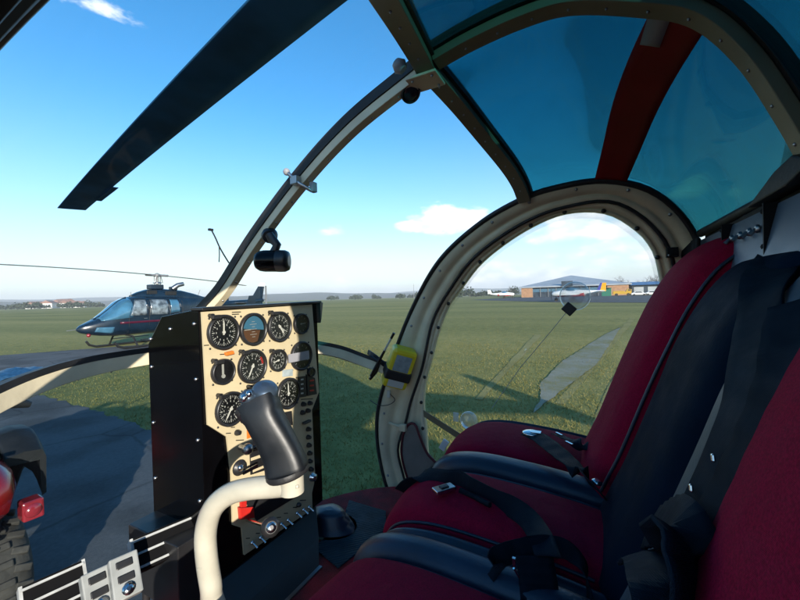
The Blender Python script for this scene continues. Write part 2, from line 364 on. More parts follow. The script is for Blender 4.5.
# door surrounds (both sides): broad band with a groove and black outer edge, cream right, left blackened for shade
NA = 110
def surround(side):
    f = (lambda p: p) if side > 0 else (lambda p: [q+V((-.018, 0, 0)) for q in mx(p)])
    a = resample(f(A_), NA); b = resample(f(B_), NA); m = MB(); rows = []
    prof = [(0.0, .006, 0), (.10, 0, 0), (.42, 0, 0), (.48, .010, 0), (.62, .010, 0), (.68, .003, 0), (.97, .002, 0)]
    for t, off, _ in prof:
        rows.append([a[i].lerp(b[i], t)+V((side*off, 0, 0)) for i in range(NA)])
    rows.append([b[i]*.03+a[i].lerp(b[i], .97)*.97+V((side*.035, 0, 0)) for i in range(NA)])
    m.grid(rows, 0, True)
    mid = [a[i].lerp(b[i], .22) for i in range(NA)]
    for i in range(4, NA-3, 5): m.ball(mid[i]+V((-side*.001, 0, 0)), .0038, 1, 6)
    ob = m.build('door_surround', ['cream_paint' if side > 0 else 'bulkhead_black', 'steel'], cabin, solid=.006)  # left band is black to carry its shade in the colour
    m = MB(); pa = [a[i]+(a[i]-b[i]).normalized()*.006+V((side*.004, 0, 0)) for i in range(NA)]
    m.tube(pa, .0095, 8); m.build('rubber_seal', 'black_rubber', ob)
    return a, b
aR, bR = surround(1); surround(-1)
# panes
iJ = min(range(NA), key=lambda i: (aR[i]-V(LOW[-1])).length); iB = min(range(NA), key=lambda i: (aR[i]-V(BOW[-1])).length); iR = min(range(NA), key=lambda i: (aR[i]-V((.636, -.269, 1.861))).length)
for sgn in (1, -1):
    f = (lambda p: [V(q) for q in p]) if sgn > 0 else mx
    low, bow = f(LOW), f(BOW); wa = f(aR[iJ:iB+1]); ra = f(aR[iB:iR+1]); ca = f(aR[:iJ+1][::-1])
    push = lambda rows, k: [[q+(q-CEN).normalized()*k for q in r] for r in rows]
    m = MB(); m.grid(push(coons(low, bow, f(POST), wa, 26, 26), .012)); m.build('windshield', 'clear_pane', cabin, solid=.004)
    rear = f([(0, -.30, 1.862), (.2, -.298, 1.865), (.45, -.288, 1.865), (.636, -.269, 1.861)])
    roof = push(coons(bow, rear, f(BEAM), ra, 30, 30), .008)
    m = MB(); m.grid(roof); pane = m.build('roof_window', 'tinted_pane', cabin, solid=.004)
    if sgn > 0:   # painted stripe across the roof window, from the beam out to the door
        rows = []
        for j in range(30):
            pass
        def rp(u, v):
            x = u*29; y = v*29; i, j = min(28, int(x)), min(28, int(y)); a, b = x-i, y-j
            return roof[j][i].lerp(roof[j][i+1], a).lerp(roof[j+1][i].lerp(roof[j+1][i+1], a), b)
        m = MB(); m.grid([[rp(u/24, .585-.148*(u/24)+(w-.5)*(.115+.04*u/24)) for w in (0, .25, .5, .75, 1)] for u in range(25)])
        m.v = [q-(q-CEN).normalized()*.006 for q in m.v]
        m.build('painted_stripe', 'stripe_red', pane, solid=.0015)
        m = MB(); m.grid([[rp(.02+u*.013, .522+w*.022-u*.001) for w in (0, 1, 2)] for u in range(12)]); m.v = [q-(q-CEN).normalized()*.010 for q in m.v]
        m.build('tape_strip', 'tape_grey', pane, solid=.001)
    fl = f([(0, 1.14, .80), (.2, 1.12, .80), (.4, 1.05, .80), (.58, .96, .80), (.69, .86, .80), (.72, .835, .771)])
    cen = f([(0, 1.268, 1.55), (0, 1.31, 1.36), (0, 1.29, 1.12), (0, 1.14, .80)])
    m = MB(); m.grid(push(coons(low, fl, cen, ca, 26, 20), .006)); m.build('chin_window', 'chin_pane', cabin, solid=.004)
    m = MB(); m.tube(resample(fl, 30), .022, 8); m.build('floor_edge_frame', 'black_rubber', cabin)
# floor, belly, bulkhead
outl = [(x, plan(x, .53)) for x in [i/20*.735 for i in range(-20, 21)]]
poly = [V((x, y, .838)) for x, y in outl]+[V((.72, -.34, .838)), V((-.72, -.34, .838))]
m = MB(); m.prism(poly, (0, 0, .012)); fo = m.build('cabin_floor', 'carpet', cabin)
mp = [at(*p, z=.852) for p in [(349, 501), (386, 512), (386, 531), (338, 569), (314, 549), (343, 521)]]
m = MB(); m.prism(mp, (0, 0, .005)); m.build('floor_mat', 'mat_ribbed', fo, bevel=.001)
rings = []
for z, k in ((.836, 1), (.74, .985), (.64, .92), (.58, .75), (.56, .4)):
    rings.append([V((x*k, .1+(y-.1)*k, z)) for x, y in outl]+[V((.72*k, -1.4*k, z+.02)), V((-.72*k, -1.4*k, z+.02))])
m = MB(); m.loft(rings, 0, True); m.build('belly', 'cowl_white', cabin)
m = MB(); m.box((0, -.36, 1.35), (1.36, .07, .99)); m.box((0, -.318, 1.852), (1.24, .05, .022)); m.build('bulkhead', 'bulkhead_black', cabin, bevel=.006)
m = MB(); m.tube([(-.62, -.285, 1.862), (-.3, -.296, 1.866), (0, -.302, 1.866), (.3, -.296, 1.866), (.62, -.285, 1.862)], .012, 8); m.build('rear_seal', 'black_rubber', cabin)
m = MB()   # dark trim between right door surround and bulkhead
m.prism([(.60, -.262, 1.845), (.715, -.235, 1.80), (.725, -.24, 1.2), (.60, -.28, 1.2)], (0, -.02, 0)); m.box((.675, -.222, 1.815), (.05, .03, .03)); m.ball((.652, -.212, 1.806), .005, 1, 6)
for i in range(4): m.tube([(.60-.02*i, -.262, 1.84), (.60-.02*i, -.258, 1.70), (.61-.02*i, -.24, 1.55)], .006, 6)
m.build('corner_trim', ['bulkhead_black', 'steel'], cabin, bevel=.003)
# engine cowling, mast fairing and tail boom behind the cabin
rings = []
for y, w, zt in ((-.40, .40, 2.16), (-.55, .47, 2.38), (-.8, .50, 2.50), (-1.2, .46, 2.40), (-1.7, .36, 2.05), (-2.1, .22, 1.75)):
    zb = 1.0 if y > -1 else 1.0+(-1-y)*.4
    rings.append([V((w*1.25*abs(cos(a))**.6*(1 if cos(a) > 0 else -1)*(1.15 if sin(a) < .3 else 1), y, (zt+zb)/2+(zt-zb)/2*abs(sin(a))**.6*(1 if sin(a) > 0 else -1))) for a in [2*PI*k/24 for k in range(24)]])
m = MB(); m.loft(rings, 0, True); m.build('engine_cowling', 'cowl_white', cabin)
m = MB(); m.tube([(0, -1.9, 1.5), (0, -4, 1.62), (0, -5.6, 1.7)], [.2, .13, .08], 14); m.prism([(-.01, -5.2, 1.6), (-.01, -5.7, 2.3), (-.01, -5.95, 2.3), (-.01, -5.75, 1.2)], (.02, 0, 0)); m.build('tail_boom', 'cowl_white', cabin)
m = MB()
for s in (-1, 1):
    m.tube([(s*.95, 1.3, .28), (s*.95, 1.1, .10), (s*.95, .8, .045), (s*.95, -1.3, .045)], .04, 8)
    for y in (.55, -1.0): m.tube([(s*.95, y, .06), (s*.62, y, .60), (0, y, .62)], .03, 8)
m.build('landing_skid', 'cream_paint', cabin)
# clip light on the post
c = V((-.012, .671, 2.017)); m = MB(); m.box(c+V((-.012, .0, -.010)), (.018, .022, .022), 0); m.tube([c+V((-.02, .02, .012)), c+V((-.012, -.012, -.020)), c+V((.012, -.03, -.034))], .0055, 8, 0); m.ball(c+V((-.02, .022, .014)), .010, 1, 8); m.box(c+V((.016, -.034, -.026)), (.016, .014, .026), 1)
m.build('post_clip', ['steel', 'tape_grey'], cabin, bevel=.002)

# ------------------------------------------------------------------ right door
door = thing('cabin_door', 'cream right-hand door with big round bubble window and burgundy edged pocket', 'helicopter door', (.74, .2, .8))
NB = 100
b = resample(B_, NB); c = resample(C_, NB)
# window loop closed along the bottom, door skin between
m = MB(); rows = []
for t, off in ((.08, .006), (.45, .002), (.5, .012), (.8, .012), (.86, .004), (1, .006)):
    rows.append([b[i].lerp(c[i], t)+V((off, 0, 0)) for i in range(NB)])
rows.append([c[i]+V((.03, 0, 0)) for i in range(NB)])
m.grid(rows, 0, True)
edge = [b[i].lerp(c[i], .93) for i in range(NB)]
for i in range(3, NB, 4): m.ball(edge[i]+V((.002, 0, 0)), .0055, 1, 8)
# lower skin under the window
c0, c1 = c[0], c[-1]
m.prism([(.742, c0.y, c0.z), (.742, c1.y, c1.z), (.742, -.12, .80), (.742, .70, .76)], (.02, 0, 0))
df = m.build('door_frame', ['cream_paint', 'black_plastic'], door, solid=.005)
m = MB(); m.tube([b[i].lerp(c[i], .03)+V((-.002, 0, 0)) for i in range(NB)], .0058, 8); m.build('rubber_seal', 'black_rubber', df)
cen = sum(c, V())/NB; rings = []
for k, o in ((1.0, .012), (.93, .035), (.8, .062), (.6, .085), (.35, .098), (.1, .103), (.005, .104)):
    rings.append([cen+V((0, (q.y-cen.y)*k, (q.z-cen.z)*k))+V(((q.x-cen.x)*k+o, 0, 0)) for q in c])
m = MB(); m.loft(rings, 0, True, True, False); win = m.build('door_window', 'door_pane', door, solid=.004)
# lower front: grey pocket with burgundy piping
pk = [at(*p, x=.712) for p in [(409, 484), (402, 458), (402.5, 438), (408, 425), (415, 424.5), (420, 437), (427, 453), (436, 463), (444, 474), (432, 486)]]
m = MB(); m.prism(pk, (.012, 0, 0)); po = m.build('door_pocket', 'grey_fabric', door, bevel=.002)
m = MB(); m.tube(resample(pk[:9], 40), .0058, 8); m.build('piping', 'burgundy_piping', po)
p0, p1 = at(417, 409, x=.75), at(476, 447, x=.75); a = (p1-p0).normalized(); n_ = V((1, 0, 0))
m = MB(); m.box((p0+p1)/2, ((p1-p0).length, .004, .026), 0, (a, n_, n_.cross(a))); m.build('diagonal_bar', 'cream_shadow_paint', door, bevel=.001)  # pale diagonal bar across the lower front of the window
m = MB(); m.tube([at(424, 474, x=.69), at(458, 446, x=.69)], .0075, 8); m.ball(at(459, 445, x=.69), .011, 0, 8); m.build('door_lever', 'black_plastic', door)
m = MB(); q = at(444, 445, x=.735); m.box(q, (.012, .028, .05), 0, (V((1, 0, 0)), V((0, .85, .5)), V((0, -.5, .85)))); m.build('window_latch', 'white_paint', door, bevel=.003)
q = at(399, 427, x=.70); m = MB(); m.tube([q+V((0, .05, .012)), q+V((0, -.03, -.002))], .007, 8); m.box(q+V((0, -.02, 0)), (.02, .03, .03)); m.build('door_hinge', 'cream_paint', door, bevel=.003)
# vents in the bubble
def vent(px, py, r, x):
    q = at(px, py, x=x); ax = V((-1, .05, 0))
    m = MB(); pr = [(r, -.008), (r*1.05, .004), (r*.98, .016), (r*.86, .018), (r*.80, .006), (r*.55, .016), (r*.3, .024), (.001, .026)]
    m.lathe(pr, q, ax, 28, 0, True, False); return m.build('air_vent', 'vent_plastic', win), q
vt, q = vent(575, 296, .052, .80)
k = at(569, 309, x=.775); m = MB(); X = V((0, cos(.75), sin(.75))); m.box(k, (.042, .038, .006), 0, (X, V((1, 0, 0)).cross(X), V((1, 0, 0)))); m.build('vent_tab', 'black_rubber', win, bevel=.003)
m = MB(); w1 = at(569, 309, x=.776); m.tube([w1, at(552, 330, x=.79), at(520, 368, x=.80), at(492, 408, x=.79)], .0012, 5); m.build('vent_cord', 'tape_grey', win)
vent(469, 420, .036, .80)
m = MB(); m.box(at(456, 417, x=.79), (.006, .026, .040)); m.build('vent_slide', 'vent_plastic', win, bevel=.003)

# ------------------------------------------------------------------ main rotor over the cabin
rot = thing('main_rotor', 'dark blue main rotor blade stretching overhead toward upper left of the sky', 'rotor', (0, -.75, 2.95))
hub = V((0, -.75, 2.95))
tipA, tipB = at(57, 208, z=2.66), at(82, 210, z=2.66)
mid1, mid2 = at(240, 0, z=2.80), at(336, 0, z=2.80)
def blade(tp_lead, tp_trail, root_l, root_t, name='rotor_blade'):
    m = MB(); rings = []
    for k in range(41):
        t = k/40; l = root_l.lerp(tp_lead, t); tr = root_t.lerp(tp_trail, t)
        z = -.02*4*t*(1-t)*-1
        l = l+V((0, 0, z)); tr = tr+V((0, 0, z))
        if t > .955: l = l.lerp(tr, .0)
        n = V((0, 0, 1)); cv = tr-l; ring = []
        for u, h in ((0, 0), (.04, .028), (.2, .05), (.45, .046), (.8, .018), (1, .004), (1, -.003), (.8, -.006), (.45, -.010), (.2, -.012), (.03, -.008)):
            ring.append(l+cv*u+n*(h*cv.length))
        rings.append(ring)
    m.loft(rings, 0, True); return m
ax = ((tipA+tipB)/2-hub); ax.z = 0; L = ax.length; ax.normalize(); sd = V((ax.y, -ax.x, 0))
ch = .26
def pt(d, s, z): return V((hub.x, hub.y, z))+ax*d+sd*s
lead_r = at(285, -40, z=2.86); trail_r = at(425, -60, z=2.86)
m = blade(tipA, tipB+(tipB-tipA)*0.15, lead_r, trail_r)
bl = m.build('rotor_blade', 'blade_paint', rot)
# trim tab on the trailing edge near the tip
tl, tt = tipA.lerp(lead_r, .07), tipB.lerp(trail_r, .07)
q0, q1 = (tipB+(tipB-tipA)*.15).lerp(trail_r, .10), (tipB+(tipB-tipA)*.15).lerp(trail_r, .22); cvn = (tipB-tipA).normalized()
m = MB(); m.prism([q0-cvn*.01, q1-cvn*.01, q1+cvn*.03, q0+cvn*.03], (0, 0, .006)); m.build('trim_tab', 'blade_paint', bl)
rootmid = (lead_r+trail_r)/2
m = MB(); m.lathe([(.10, -.12), (.16, -.06), (.16, .06), (.06, .14)], hub, (0, 0, 1), 16); m.tube([hub, hub.lerp(rootmid, 1.02)], [.06, .05], 10); m.tube([(0, -.75, 2.2), (0, -.75, 2.9)], .05, 10); m.build('rotor_hub', 'heli_grey', rot)

# ------------------------------------------------------------------ instrument console
PY = .9
con = thing('instrument_console', 'black instrument console with cream gauge panel standing in the middle of the cabin', 'console', (.08, .95, .85))
pan = [(202, 312), (312, 304.5), (319, 392), (312, 410), (315, 474), (314, 484), (312, 493), (312.5, 509), (244.5, 555), (242, 528), (233, 525), (231.5, 475), (227, 437), (208, 425)]
P3 = [at(*p, y=PY) for p in pan]
pm = MB(); pm.prism(P3, (0, .006, 0))
# housing: outline a little larger, going forward; left face follows the straight front edge
xl = -.129; xr = max(p.x for p in P3)+.012
zt = P3[0].z+.012; ztr = P3[1].z+.012
m = MB()
y0, y1 = PY+.0075, 1.14
# main shell
m.add([(xl-.012, y0-.0, zt-.004), (xl-.012, 1.07, 1.664), (xl-.012, y1, 1.585), (xl-.012, y1, .95), (xl-.012, y0, .95),
       (xr, y0, ztr), (xr, 1.07, 1.664), (xr, y1, 1.585), (xr, y1, .95), (xr, y0, .95)],
      [(0, 1, 2, 3, 4), (9, 8, 7, 6, 5), (0, 5, 6, 1), (1, 6, 7, 2), (2, 7, 8, 3), (3, 8, 9, 4), (4, 9, 5, 0)])
for z in (1.645, 1.50, 1.34, 1.18): m.ball((xl-.0125, .925, z), .0055, 1, 8)
for z in (1.60, 1.52, 1.36, 1.2, 1.07): m.ball((xl-.0125, 1.125, z), .0055, 1, 8)
m.ball((xl-.0125, 1.03, 1.63), .0055, 1, 8)
m.build('console_housing', ['black_gloss', 'steel'], con, bevel=.002)
# glare hood along the top edge, white lip at left
m = MB(); m.prism([(xl-.014, PY-.012, P3[0].z+.004), (xr+.004, PY-.012, P3[1].z+.004), (xr+.004, PY-.012, P3[1].z+.012), (xl-.014, PY-.012, P3[0].z+.012)], (0, .05, 0))
m.prism([(xr-.004, PY-.012, P3[1].z+.008), (xr+.022, PY-.004, P3[1].z+.006), (xr+.010, PY-.004, P3[1].z-.055), (xr-.002, PY-.010, P3[1].z-.07)], (0, .10, 0))
m.build('glare_hood', 'black_plastic', con, bevel=.002)
# pedestal base
m = MB()
m.loft([[V((x, y, z)) for x, y in ((-.12, f0), (xb, f0), (xb, 1.16), (-.12, 1.16))] for z, f0, xb in ((.851, .785, .155), (.90, .83, .21), (.948, PY+.004, .285))], 0, False)
m.box((-.17, 1.02, 1.02), (.085, .22, .17)); 
m.build('pedestal', 'black_plastic', con, bevel=.003)
m = MB(); q0, q1 = V((-.13, .782, .853)), V((.158, .782, .853)); m.box((q0+q1)/2, ((q1-q0).length, .012, .006)); m.build('base_trim', 'steel', con)
# black bays and radio faces in the lower panel
def pquad(mb, pts, off, th, mi=0): mb.prism([at(*p, y=PY-off) for p in pts], (0, th, 0), mi)
m = MB(); pquad(m, [(250, 446), (271, 440), (273, 468), (251, 475)], .004, .004); pquad(m, [(281, 413), (292, 411), (293, 425), (282, 427)], .005, .005)
pquad(m, [(244, 499), (302, 479), (303, 493), (257, 521)], .004, .004)
m.build('radio_face', 'black_plastic', con, bevel=.0008)
m = MB(); pquad(m, [(251, 458), (268, 452), (268, 455), (251, 461)], .0055, .001); pquad(m, [(253, 470), (266, 464.5), (266, 467), (253, 472.5)], .0055, .001); m.build('placard', 'panel_cream', con)
m = MB(); pquad(m, [(247.5, 430), (255.5, 427), (255.5, 436), (247.5, 439)], .004, .004); m.build('warning_lamp', 'orange_paint', con, bevel=.001)
m = MB(); pquad(m, [(240, 508), (254, 507), (255, 518), (241, 520)], .014, .012); pquad(m, [(241, 500), (247, 499), (247, 507), (241, 508)], .010, .008); m.build('guard_cover', 'red_paint', con, bevel=.002)
m = MB(); pquad(m, [(283, 370), (293, 369), (293, 376), (283, 377)], .004, .004); m.build('display_window', 'screen_grey', con, bevel=.0008)
# gauges
AX = V((0, -1, 0))
def disc(mb, c, r, off, mi, n=28): mb.add([c+V((r*cos(2*PI*k/n), -off, r*sin(2*PI*k/n))) for k in range(n)], [tuple(range(n))], mi)
def tick(mb, c, ang, r0, r1, w, off, mi):
    d = V((sin(ang), 0, cos(ang))); s = V((cos(ang), 0, -sin(ang)))
    mb.add([c+d*r0-s*w+V((0, -off, 0)), c+d*r1-s*w+V((0, -off, 0)), c+d*r1+s*w+V((0, -off, 0)), c+d*r0+s*w+V((0, -off, 0))], [(0, 1, 2, 3)], mi)
def depth(p): return (p-EYE).dot(DD)
def gauge(px, py, h, kind, needle=0, label=None, light=True):
    c = at(px, py, y=PY); r = h/2*depth(c)/F*1.0
    m = MB(); m.lathe([(r*1.04, 0), (r*1.04, .010), (r*.98, .012), (r*.90, .012), (r*.88, .003)], c, AX, 32, 0, True, False)
    for sx in (-1, 1):
        for sz in (-1, 1): m.ball(c+V((sx*r*.86, -.001, sz*r*.86)), .0032, 0, 6)
    g = m.build('gauge', 'black_plastic', con)
    if label: g['label'] = label
    d = MB(); disc(d, c, r*.9, .0028, 0)
    if kind == 'att':
        n = 20
        d.add([c+V((r*.84*cos(PI*k/n-.12), -.0034, r*.84*sin(PI*k/n-.12)+r*.0)) for k in range(n+1)], [tuple(range(n+1))], 2)
        d.add([c+V((r*.84*cos(PI+PI*k/n*.62+.0), -.0036, r*.84*sin(PI+PI*k/n*.62))) for k in range(n+1)]+[c+V((r*.55, -.0036, -.1*r))], [tuple(range(n+2))], 3)
        for k in range(-3, 4): tick(d, c+V((0, 0, k*r*.16)), PI/2, -r*(.12 if k % 2 else .26), r*(.12 if k % 2 else .26), .0006, .0042, 1)
        tick(d, c+V((-r*.4, 0, 0)), PI/2, -r*.3, r*.18, .0011, .0046, 1)
    elif kind == 'bank':
        tick(d, c+V((0, 0, -.25*r)), 0, -.1*r, .85*r, r*.10, .0035, 1); d.lathe([(r*.16, .0034), (r*.16, .006)], c+V((0, 0, -.35*r)), AX, 12, 1)
    elif kind in ('dark', 'plain'):
        for k in range(10): tick(d, c, 2*PI*k/10+.2, r*.66, r*.8, .0007, .0035, 1)
    else:
        for k in range(36):
            big = k % 3 == 0; tick(d, c, 2*PI*k/36, r*(.58 if big else .68), r*.80, .0013 if big else .0006, .0035, 1)
        for k in range(12):
            a = 2*PI*k/12; q = c+V((sin(a)*r*.47, 0, cos(a)*r*.47)); tick(d, q, 0, -.0024, .0024, .0012, .0036, 1)
        if kind == 'tach':
            for k in range(5): tick(d, c, 1.0+k*.12, r*.70, r*.84, .0022, .0038, 4)
        if kind == 'alt': tick(d, c, 2.2, r*.10, r*.55, .0030, .0037, 1)
        if kind == 'twin':
            for sx in (-1, 1):
                for k in range(7): tick(d, c+V((sx*r*.38, 0, 0)), k*.9, r*.2, r*.28, .0008, .0037, 1)
    d.build('dial', ['dial_black', 'mark_white', 'sky_dial_blue', 'earth_dial_brown', 'red_paint'], g)
    if kind not in ('att', 'bank', 'dark'):
        nd = MB(); dd = V((sin(needle), 0, cos(needle))); ss = V((cos(needle), 0, -sin(needle)))
        nd.prism([c-dd*r*.16-ss*r*.05+V((0, -.0052, 0)), c+dd*r*.5-ss*r*.045+V((0, -.0052, 0)), c+dd*r*.68+V((0, -.0052, 0)), c+dd*r*.5+ss*r*.045+V((0, -.0052, 0)), c-dd*r*.16+ss*r*.05+V((0, -.0052, 0))], (0, .0008, 0))
        nd.lathe([(r*.1, .0045), (r*.1, .0065)], c, AX, 10); nd.build('needle', 'needle_white', g)
    d = MB(); disc(d, c, r*.89, .0095, 0); d.build('cover_glass', 'gauge_glass', g)
    if light:   # eyebrow post lamp over the rim
        q = c+V((-r*.80, 0, r*1.02)); e = MB(); e.tube([q+V((0, .0, 0)), q+V((0, -.014, .0))], .006, 8); e.box(q+V((.008, -.016, -.004)), (.026, .012, .011)); e.build('lamp_hood', 'black_plastic', g, bevel=.002)
    return g
gauge(222.7, 332.2, 34, 'asi', 0.05, 'round dial with large white figures at top left')
gauge(252.5, 329.2, 31.5, 'att', label='blue and brown artificial horizon dial', light=False)
gauge(278.8, 326.7, 29.5, 'alt', 2.5)
gauge(300.3, 323.8, 20, 'plain', 1.5, light=False)
gauge(222.2, 371.7, 25, 'bank', label='small round dial with a white vertical bar')
gauge(251.7, 366.2, 33, 'tach', 3.6, 'large round dial with a red arc')
gauge(277.3, 360.3, 21.5, 'asi', 4.5)
gauge(300.5, 355.8, 28, 'dark', label='dark round dial covered by grey tape', light=False)
gauge(287.5, 393.3, 30, 'twin', 0, light=False)
gauge(230, 408.7, 33, 'twin', 3.7)
gauge(254, 394, 18, 'plain', .5)
gauge(310, 372, 9, 'dark', light=False)
m = MB(); pquad(m, [(288.5, 354.5), (309, 350.5), (309.5, 359), (289, 363)], .014, .002); m.build('tape_strip', 'tape_grey', con)
m = MB(); pquad(m, [(299, 377), (305.5, 376), (306.5, 396.5), (300, 397.5)], .007, .007); pquad(m, [(307, 374.5), (315, 378), (317, 394), (308, 396)], .007, .007); 
for k in range(4): pquad(m, [(301, 379+k*4.6), (303.5, 378.6+k*4.6), (303.5, 380+k*4.6), (301, 380.4+k*4.6)], .0082, .001, 1)
for k in range(3): pquad(m, [(310, 380+k*5), (314, 379.5+k*5), (314, 381+k*5), (310, 381.5+k*5)], .0082, .001, 2)
m.build('engine_cluster', ['black_plastic', 'mark_white', 'red_paint'], con)
# row of placard lines: small engraved marks on the cream panel
for (x, y, w) in ((232, 312, 9), (232, 314, 7), (204, 345, 5), (220, 354, 5), (231, 427, 4), (236, 440, 8), (226, 433, 5), (282, 402, 5), (301, 399, 12), (246, 538, 4), (256, 533, 4), (277, 517, 4), (284, 513, 4), (293, 507, 4), (300, 500, 6), (250, 494, 6), (262, 481, 7)):
    pquad(pm, [(x, y), (x+w, y-w*.06), (x+w, y+.9-w*.06), (x, y+.9)], .0008, .0006, 1)
panel = pm.build('gauge_panel', ['panel_cream', 'dial_black'], con)
m = MB(); pquad(m, [(226, 352.5), (234, 350.5), (235, 354), (227, 356)], .012, .010); m.build('caution_knob', 'orange_paint', con, bevel=.002)
# toggles, knobs, breakers
for (x, y) in ((251.7, 542.5), (260, 537.5), (281, 524), (287.5, 520), (296.7, 513), (303, 509.5), (308.5, 507)):
    q = at(x, y, y=PY); m = MB(); m.lathe([(.0065, 0), (.0065, .003), (.004, .006)], q, AX, 10); m.tube([q+V((0, -.004, 0)), q+V((.003, -.020, -.012))], [.0022, .0034], 8); m.build('toggle_switch', 'chrome', con)
for (x, y) in ((307.5, 429), (307.5, 437), (308, 445), (308.7, 453), (309, 461), (310, 469), (301.7, 412.5), (307, 410.5), (302.5, 404), (309, 403), (236.7, 432.5)):
    q = at(x, y, y=PY); m = MB(); m.lathe([(.0085, 0), (.0085, .005), (.006, .012), (.0055, .014)], q, AX, 12); m.build('breaker', 'black_plastic', con)
q = at(305, 421.7, y=PY); m = MB(); m.box(q+V((0, -.008, 0)), (.034, .014, .008)); m.build('switch_lever', 'black_plastic', con, bevel=.002)
def knob(x, y, r, mt, l=.02, name='knob'):
    q = at(x, y, y=PY); m = MB(); m.lathe([(r*1.15, 0), (r*1.15, .004), (r, .005), (r*.92, l), (r*.5, l+.002)], q, AX, 18); return m.build(name, mt, con)
knob(311.7, 477, .013, 'chrome', .016); knob(298, 504.5, .007, 'black_plastic', .010)
kb = knob(239, 467.5, .019, 'black_plastic', .012, 'ignition_switch'); q = at(240, 467.5, y=PY-.012); m = MB(); m.lathe([(.009, 0), (.009, .006), (.004, .008)], q, AX, 12); m.box(q+V((.02, -.018, -.01)), (.05, .004, .010)); m.build('key', 'chrome', kb)
q = at(239, 447, y=PY); m = MB(); m.tube([q+V((0, -.005, 0)), q+V((0, -.03, 0))], .008, 10); m.ball(q+V((0, -.035, 0)), .016, 0, 12); ml = m.build('mixture_lever', 'steel', con)
m = MB(); m.tube([q+V((.01, -.034, -.002)), q+V((.075, -.034, -.012))], [.007, .008], 8); m.build('lever_arm', 'black_plastic', ml)
m = MB(); m.prism([q+V((.062, -.044, .004)), q+V((.080, -.044, .010)), q+V((.100, -.044, -.040)), q+V((.085, -.044, -.034))], (0, .02, 0)); m.build('lever_tip', 'red_paint', ml, bevel=.003)
q = at(247, 520, y=PY); e = deep(270, 527, .80); m = MB(); m.tube([q, e], .0045, 8); pl = m.build('pull_control', 'chrome', con); a = (e-q).normalized()
m = MB(); m.lathe([(.008, -.006), (.019, -.004), (.020, .010), (.012, .014)], e, a, 16); m.build('pull_knob', 'black_plastic', pl); m = MB(); m.lathe([(.011, .014), (.010, .018), (.004, .019)], e, a, 14); m.build('knob_cap', 'chrome', pl)

# ------------------------------------------------------------------ cyclic stick
cyc = thing('cyclic_stick', 'curved cream control stick with a black pistol grip in front of the console', 'control stick', (-.36, .56, .85))
pale_run = [V((-.34, .40, .86)), V((-.345, .45, 1.0))]+[deep(*p) for p in ((217, 612, .665), (211, 585, .665), (206.5, 555, .66), (206, 530, .655), (213, 508, .65), (229, 494, .642), (250, 488.5, .634), (272, 486.5, .628), (292, 484.5, .62))]
m = MB(); m.tube(resample(pale_run, 60), .0182, 18); 
m.tube([deep(292, 492, .62), deep(291.5, 478, .62), deep(290, 466, .62)], .0200, 18); m.ball(deep(297, 486.5, .605), .004, 0, 6); m.build('stick_tube', 'white_enamel', cyc)
m = MB(); gp = resample([deep(*p) for p in ((288, 473, .62), (284.5, 460, .62), (277, 442, .622), (268.5, 425, .626), (261, 410, .63), (257, 400, .634))], 24)
rings = []; side = RR
for i, p in enumerate(gp):
    t = i/23; a = (gp[min(i+1, 23)]-gp[max(0, i-1)]).normalized(); x = (side-a*side.dot(a)).normalized(); y = a.cross(x)
    w = .0352-.004*sin(PI*t)+(.002 if t > .8 else 0)-.004*t; h = .026-.003*sin(2*PI*t)
    if i == 0: w *= .9; h *= .9
    rings.append([p+x*(w*abs(cos(q))**.6*(1 if cos(q) > 0 else -1))+y*(h*abs(sin(q))**.6*(1 if sin(q) > 0 else -1)) for q in [2*PI*k/28 for k in range(28)]])
m.loft(rings, 0, True); gr = m.build('grip', 'grip_black', cyc, bevel=.002)
# finger side flare on the front edge
m = MB(); m.tube([deep(248, 405, .62), deep(243, 412, .618), deep(246, 421, .62)], [.010, .013, .008], 10); m.build('trigger_guard', 'black_plastic', gr)
m = MB(); m.tube([gp[k]+side*(-.0335 if k < 16 else -.030)+V((.004, -.012, 0)) for k in range(1, 23)], .0012, 5); m.lathe([(.034, -.004), (.036, .0), (.034, .006)], gp[0]+(gp[1]-gp[0])*.2, gp[1]-gp[0], 24); m.build('grip_seam', 'black_rubber', gr)
m = MB(); e = deep(249, 397, .622); m.ball(e, .017, 0, 14, (1.0, .9, .75)); m.ball(deep(244, 398, .606), .007, 1, 8); m.ball(deep(249, 394, .605), .006, 1, 8); m.build('trim_switch', ['grip_blue', 'chrome'], gr)
m = MB(); e = deep(265, 391, .635); m.lathe([(.013, -.012), (.021, -.006), (.022, .004), (.017, .011), (.006, .014)], e, (-.25, -.35, .9), 18); m.build('top_button', 'grip_blue', gr)

# ------------------------------------------------------------------ pedals
def pedal(pw, label, px_a, px_b, z):
    a, b_ = at(*px_a, z=z), at(*px_b, z=z); t = thing('rudder_pedal', label, 'pedal', ((a+b_)/2)-V((0, 0, z-.85)), group='rudder pedals of the near seat')
    X = (b_-a).normalized(); Zv = V((0, -.80, .60)); Y = Zv.cross(X).normalized(); Zv = X.cross(Y); c = (a+b_)/2; L = (b_-a).length
    m = MB(); m.box(c-Zv*.022, (L, .075, .040), 0, (X, Y, Zv))
    for k in (-.030, .0, .030): m.box(c+Y*k-Zv*.0005, (L*.999, .005, .006), 1, (X, Y, Zv))
    for e in (a, b_): m.box(e-Zv*.022, (.006, .078, .043), 1, (X, Y, Zv))
    m.build('pedal_tread', ['tread_black', 'stripe_white'], t)
    m = MB(); m.tube([c-Zv*.03, c-Zv*.12+V((0, .05, 0)), V((c.x, c.y+.12, .852))], .010, 8); m.build('pedal_arm', 'black_plastic', t)
    return t, X, Y, Zv
